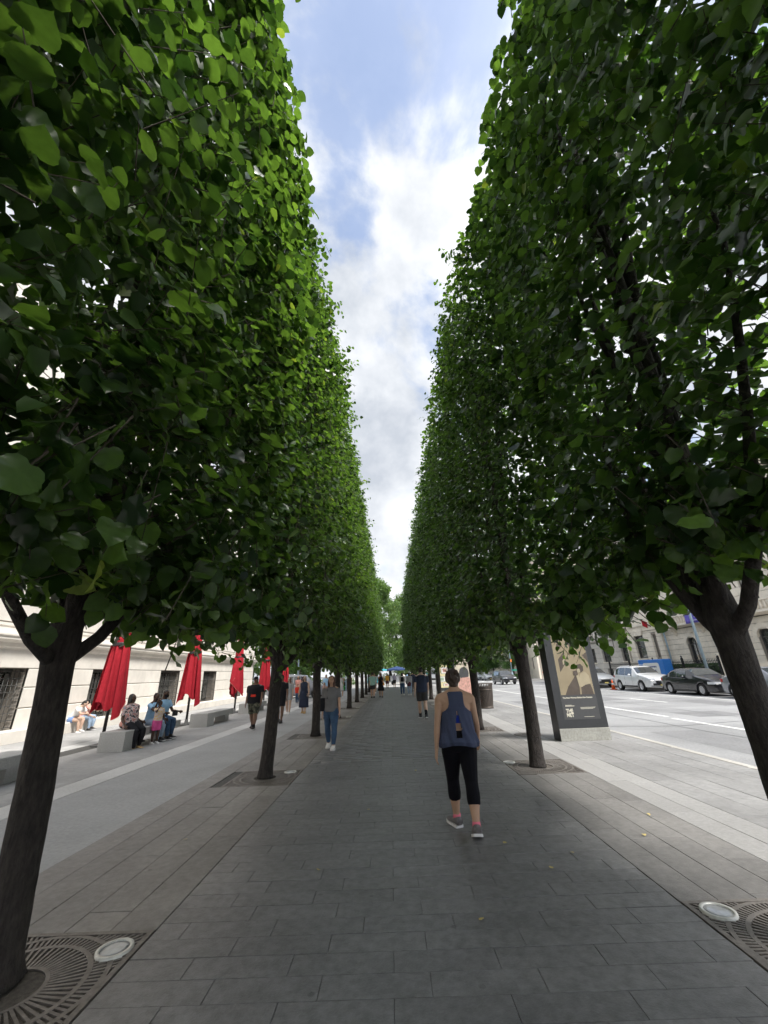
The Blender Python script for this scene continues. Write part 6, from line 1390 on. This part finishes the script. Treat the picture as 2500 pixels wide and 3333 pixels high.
# ------------------------------------------------------------------ far end: trees, carts, coach; fallen leaves
M_FARLEAF = leaf_mat('park_leaf', (0.085, 0.150, 0.050), (0.160, 0.250, 0.085), (1.5, 1.6, .8)); M_FARLEAF2 = leaf_mat('plane_leaf', (0.045, 0.10, 0.030), (0.085, 0.16, 0.045), (1.5, 1.6, .8))
def park_tree_mesh(seed, H, Rr, n, m, size, low=.18):
    g = np.random.default_rng(seed); P = []; tr = MB(); limbs = []
    tr.tube([(0, 0, 0), (.1, 0, H*.2), (0, .15, H*.42), (.1, .1, H*.7)], [H*.022, H*.017, H*.013, H*.004], 9)
    for k in range(9):
        a = g.uniform(0, 6.28); z0 = H*g.uniform(.22, .5); rr = Rr*g.uniform(.5, .85); z1 = z0+H*g.uniform(.18, .4); limbs.append(MB().tube([(0, 0, z0), (rr*.45*math.cos(a), rr*.45*math.sin(a), (z0+z1)/2-.2), (rr*math.cos(a), rr*math.sin(a), z1)], [H*.010, H*.007, H*.002], 6))
    nb = 46
    cl_ = []
    for _ in range(nb):
        t = g.uniform(low, 1.0); w = math.sin(min(1, (t-low+.12)/(1.12-low))*math.pi)**.6; a = g.uniform(0, 6.28); r = Rr*w*g.uniform(.35, .95); cl_.append((r*math.cos(a), r*math.sin(a), H*(t-.03), Rr*g.uniform(.22, .40)))
    per = n//nb
    for (x, y, z, r) in cl_:
        d = g.normal(0, 1, (per, 3)); d /= np.linalg.norm(d, axis=1)[:, None]; q = r*g.uniform(.55, 1.05, per)[:, None]; P.append(np.array([x, y, z])+d*q*np.array([1, 1, .72]))
    P = np.concatenate(P); N_ = g.normal(0, .55, (len(P), 3))+np.array([0, 0, .8]); T = g.normal(0, 1, (len(P), 3)); T[:, 2] -= .5
    return tr.mesh('trunk', M_BARK), [l.mesh('limb', M_BARK) for l in limbs], leaves_mesh('crown', P, T, N_, g.uniform(.6, 1.3, len(P))*size, LT[0], m, g)
PT = [park_tree_mesh(31, 17, 5.2, 16000, M_FARLEAF, .24), park_tree_mesh(32, 13, 4.2, 12000, M_FARLEAF2, .20), park_tree_mesh(33, 8, 2.6, 7000, M_FARLEAF2, .15, .30), park_tree_mesh(34, 16, 4.6, 15000, M_FARLEAF, .22, .06)]
def park_tree(k, x, y, rz, s, label, group):
    r = empty('park_tree', (x, y, 0), rz); r.scale = (s, s, s); tag(r, label, 'tree', group); t, l, c = PT[k]
    link('trunk', t, r); [link('limb', q, r) for q in l]; tag(link('crown', c, r), kind='stuff')
GP = 'park trees beyond the end of the walkway'
park_tree(0, -3.2, 88, .4, 1.25, 'tall light green tree closing the end of the walkway on the left', GP)
park_tree(3, 3.4, 96, 1.9, 1.2, 'light green tree closing the end of the walkway on the right', GP)
park_tree(3, -.2, 106, 3.0, 1.25, 'light green tree at the centre of the far end of the walkway', GP)
park_tree(3, -9.5, 78, 2.4, .80, 'light green tree left of the far end, behind the trunks', GP)
park_tree(0, 7.6, 112, 2.2, .95, 'green tree right of the far end, behind the street-side row', GP)
park_tree(1, -13.5, 62, .6, .9, 'green tree behind the pale plaza lamp post', GP)
park_tree(3, -19.0, 58, 1.6, .72, 'low spreading green tree behind the last parasol', GP)
park_tree(1, -25.0, 66, 2.9, 1.1, 'green tree far left beyond the museum corner', GP)
park_tree(3, -16.0, 74, 2.2, .9, 'dense green tree behind the plaza railings', GP)
GA = 'street trees on the far side of the avenue'
for k, (q, x, y, s, lab) in enumerate(((2, 22.2, 78, 1.0, 'small street tree with a thin forked trunk before the far pale building'), (2, 21.6, 90, 1.15, 'second small street tree up the far side of the avenue'), (1, 21.6, 101, .85, 'third street tree up the far side of the avenue, above the pale cars'), (1, 21.8, 114, 1.0, 'fourth street tree up the far side of the avenue'), (0, 22, 130, .9, 'tall street tree far up the avenue'), (0, 21, 150, 1.0, 'farthest tall street tree up the avenue'), (1, 9.8, 135, 1.0, 'tree on the near side far up the avenue'))):
    park_tree(q, x, y, k*1.3, s, lab, GA)
# railing and low wall on the left beyond the plaza
rl = empty('plaza_railing', (-14, 47, 0)); tag(rl, 'grey metal railing with posts before the trees left of the far walkway', 'railing')
for x in np.arange(-9, 9.1, 1.5): MB().box(x-.05, x+.05, -.05, .05, 0, 1.55).build('post', M_BLUEP, rl)
for z in (.5, 1.0, 1.45): MB().box(-9, 9, -.02, .02, z-.025, z+.025).build('rail', M_BLUEP, rl)
hedge(-32, -5.5, 56.0, 57.0, 1.1, 'long dark hedge behind the plaza railing', 6000, .16, 5)
# vendor carts under umbrellas
M_CBLUE = cl('umbrella_blue', (0.03, 0.055, 0.14)); M_CTEAL = cl('cart_teal', (0.05, 0.36, 0.42)); M_CSTEEL = mat('cart_steel', (0.55, 0.56, 0.58), .35, metal=.6)
def cart(x, y, um, body, label):
    c = empty('vendor_cart', (x, y, 0)); tag(c, label, 'food cart', 'vendor carts at the end of the walkway')
    MB().bevbox(-1.1, 1.1, -.5, .5, .45, 1.25, .03).build('box', body, c); MB().bevbox(-1.2, 1.2, -.6, .6, 1.252, 1.34, .02).build('counter', M_CSTEEL, c)
    for sx in (-.7, .7): w = MB().tube([(sx, -.55, .3), (sx, -.47, .3)], .29, 16); w.build('wheel', M_TYRE, c)
    MB().tube([(0, 0, 1.34), (0, 0, 2.75)], .025, 8).build('pole', M_CSTEEL, c)
    V = [(0, 0, 2.75)]; n = 8
    for k in range(n): V.append((1.9*math.cos(k*2*math.pi/n), 1.5*math.sin(k*2*math.pi/n), 2.28))
    for k in range(n): V.append((1.92*math.cos(k*2*math.pi/n), 1.52*math.sin(k*2*math.pi/n), 2.10))
    MB().add(V, [(0, 1+k, 1+(k+1) % n) for k in range(n)]+[(1+k, 1+n+k, 1+n+(k+1) % n, 1+(k+1) % n) for k in range(n)]).build('umbrella', um, c)
cart(.9, 68.5, M_CBLUE, M_CSTEEL, 'vendor cart under a dark blue umbrella at the far end of the walkway'); cart(3.2, 70, cl('umbrella_tan', (.62, .50, .34)), M_CSTEEL, 'vendor cart under a tan umbrella right of the blue one'); cart(-2.6, 66, M_CTEAL, M_CTEAL, 'teal vendor cart left of the far walkway end')
# delivery truck beyond the street-side row
tk = empty('delivery_truck', (7.6, 74, ZS)); tag(tk, 'white and teal box truck standing beyond the street-side trees', 'truck')
MB().bevbox(-1.2, 1.2, -.2, 5.0, .75, 3.3, .04).build('cargo_box', P_WHITE, tk); MB().bevbox(-1.1, 1.1, -2.0, -.25, .55, 2.4, .15).build('cab', P_SILVER, tk); MB().box(-.95, .95, -2.02, -1.95, 1.45, 2.2).build('windscreen', M_CGLASS, tk); MB().box(-1.21, 1.21, -.21, 5.01, 1.5, 1.9).build('stripe', M_CTEAL, tk); MB().box(-1.0, 1.0, -2.08, -2.0, .55, .85).build('bumper', M_TRIM, tk)
for sx in (-1.0, 1.0):
    for y in (-1.2, 3.6): MB().tube([(sx-.12, y, .45), (sx+.12, y, .45)], .45, 18).build('wheel', M_TYRE, tk)
# fallen leaves on the paving
M_DRY = mat('dry_leaf', (0.55, 0.44, 0.16), .8, var=.3, scale=20); dl = arrays_mesh('fallen_leaf', LT[1][0], LT[1][1], M_DRY)
spots = [(.55, 3.60, 'fallen leaf nearest the camera on the centre of the walk'), (-.72, 4.45, 'fallen leaf alone on the left half of the dark walk'), (1.31, 4.33, 'fallen leaf on the walk just left of the street-side strip, nearer one'), (1.62, 4.62, 'fallen leaf closest to the street-side strip on the dark walk'), (1.05, 4.9, 'fallen leaf right beside the near woman\'s right shoe'), (2.9, 5.6, 'fallen leaf on the street-side strip near the pale band'), (-.35, 6.1, 'fallen leaf on the walk left of the near woman'), (-2.3, 5.3, 'fallen leaf on the museum-side strip between two grates'), (.35, 8.2, 'fallen leaf on the walk beyond the near woman'), (2.5, 5.0, 'fallen leaf in the middle of the street-side strip')]
for k, (x, y, lab) in enumerate(spots):
    o = link('fallen_leaf', dl, loc=(x, y, .012), rot=(random.uniform(-.25, .25), random.uniform(-.25, .25), random.uniform(0, 6.28)), scale=(.036,)*3)
    tag(o, 'small yellowed '+lab, 'fallen leaf', 'fallen leaves on the paving')
bpy.data.objects.remove(FORM[0]); bpy.data.batch_remove(SCRAP); bpy.data.scenes.remove(WORK)
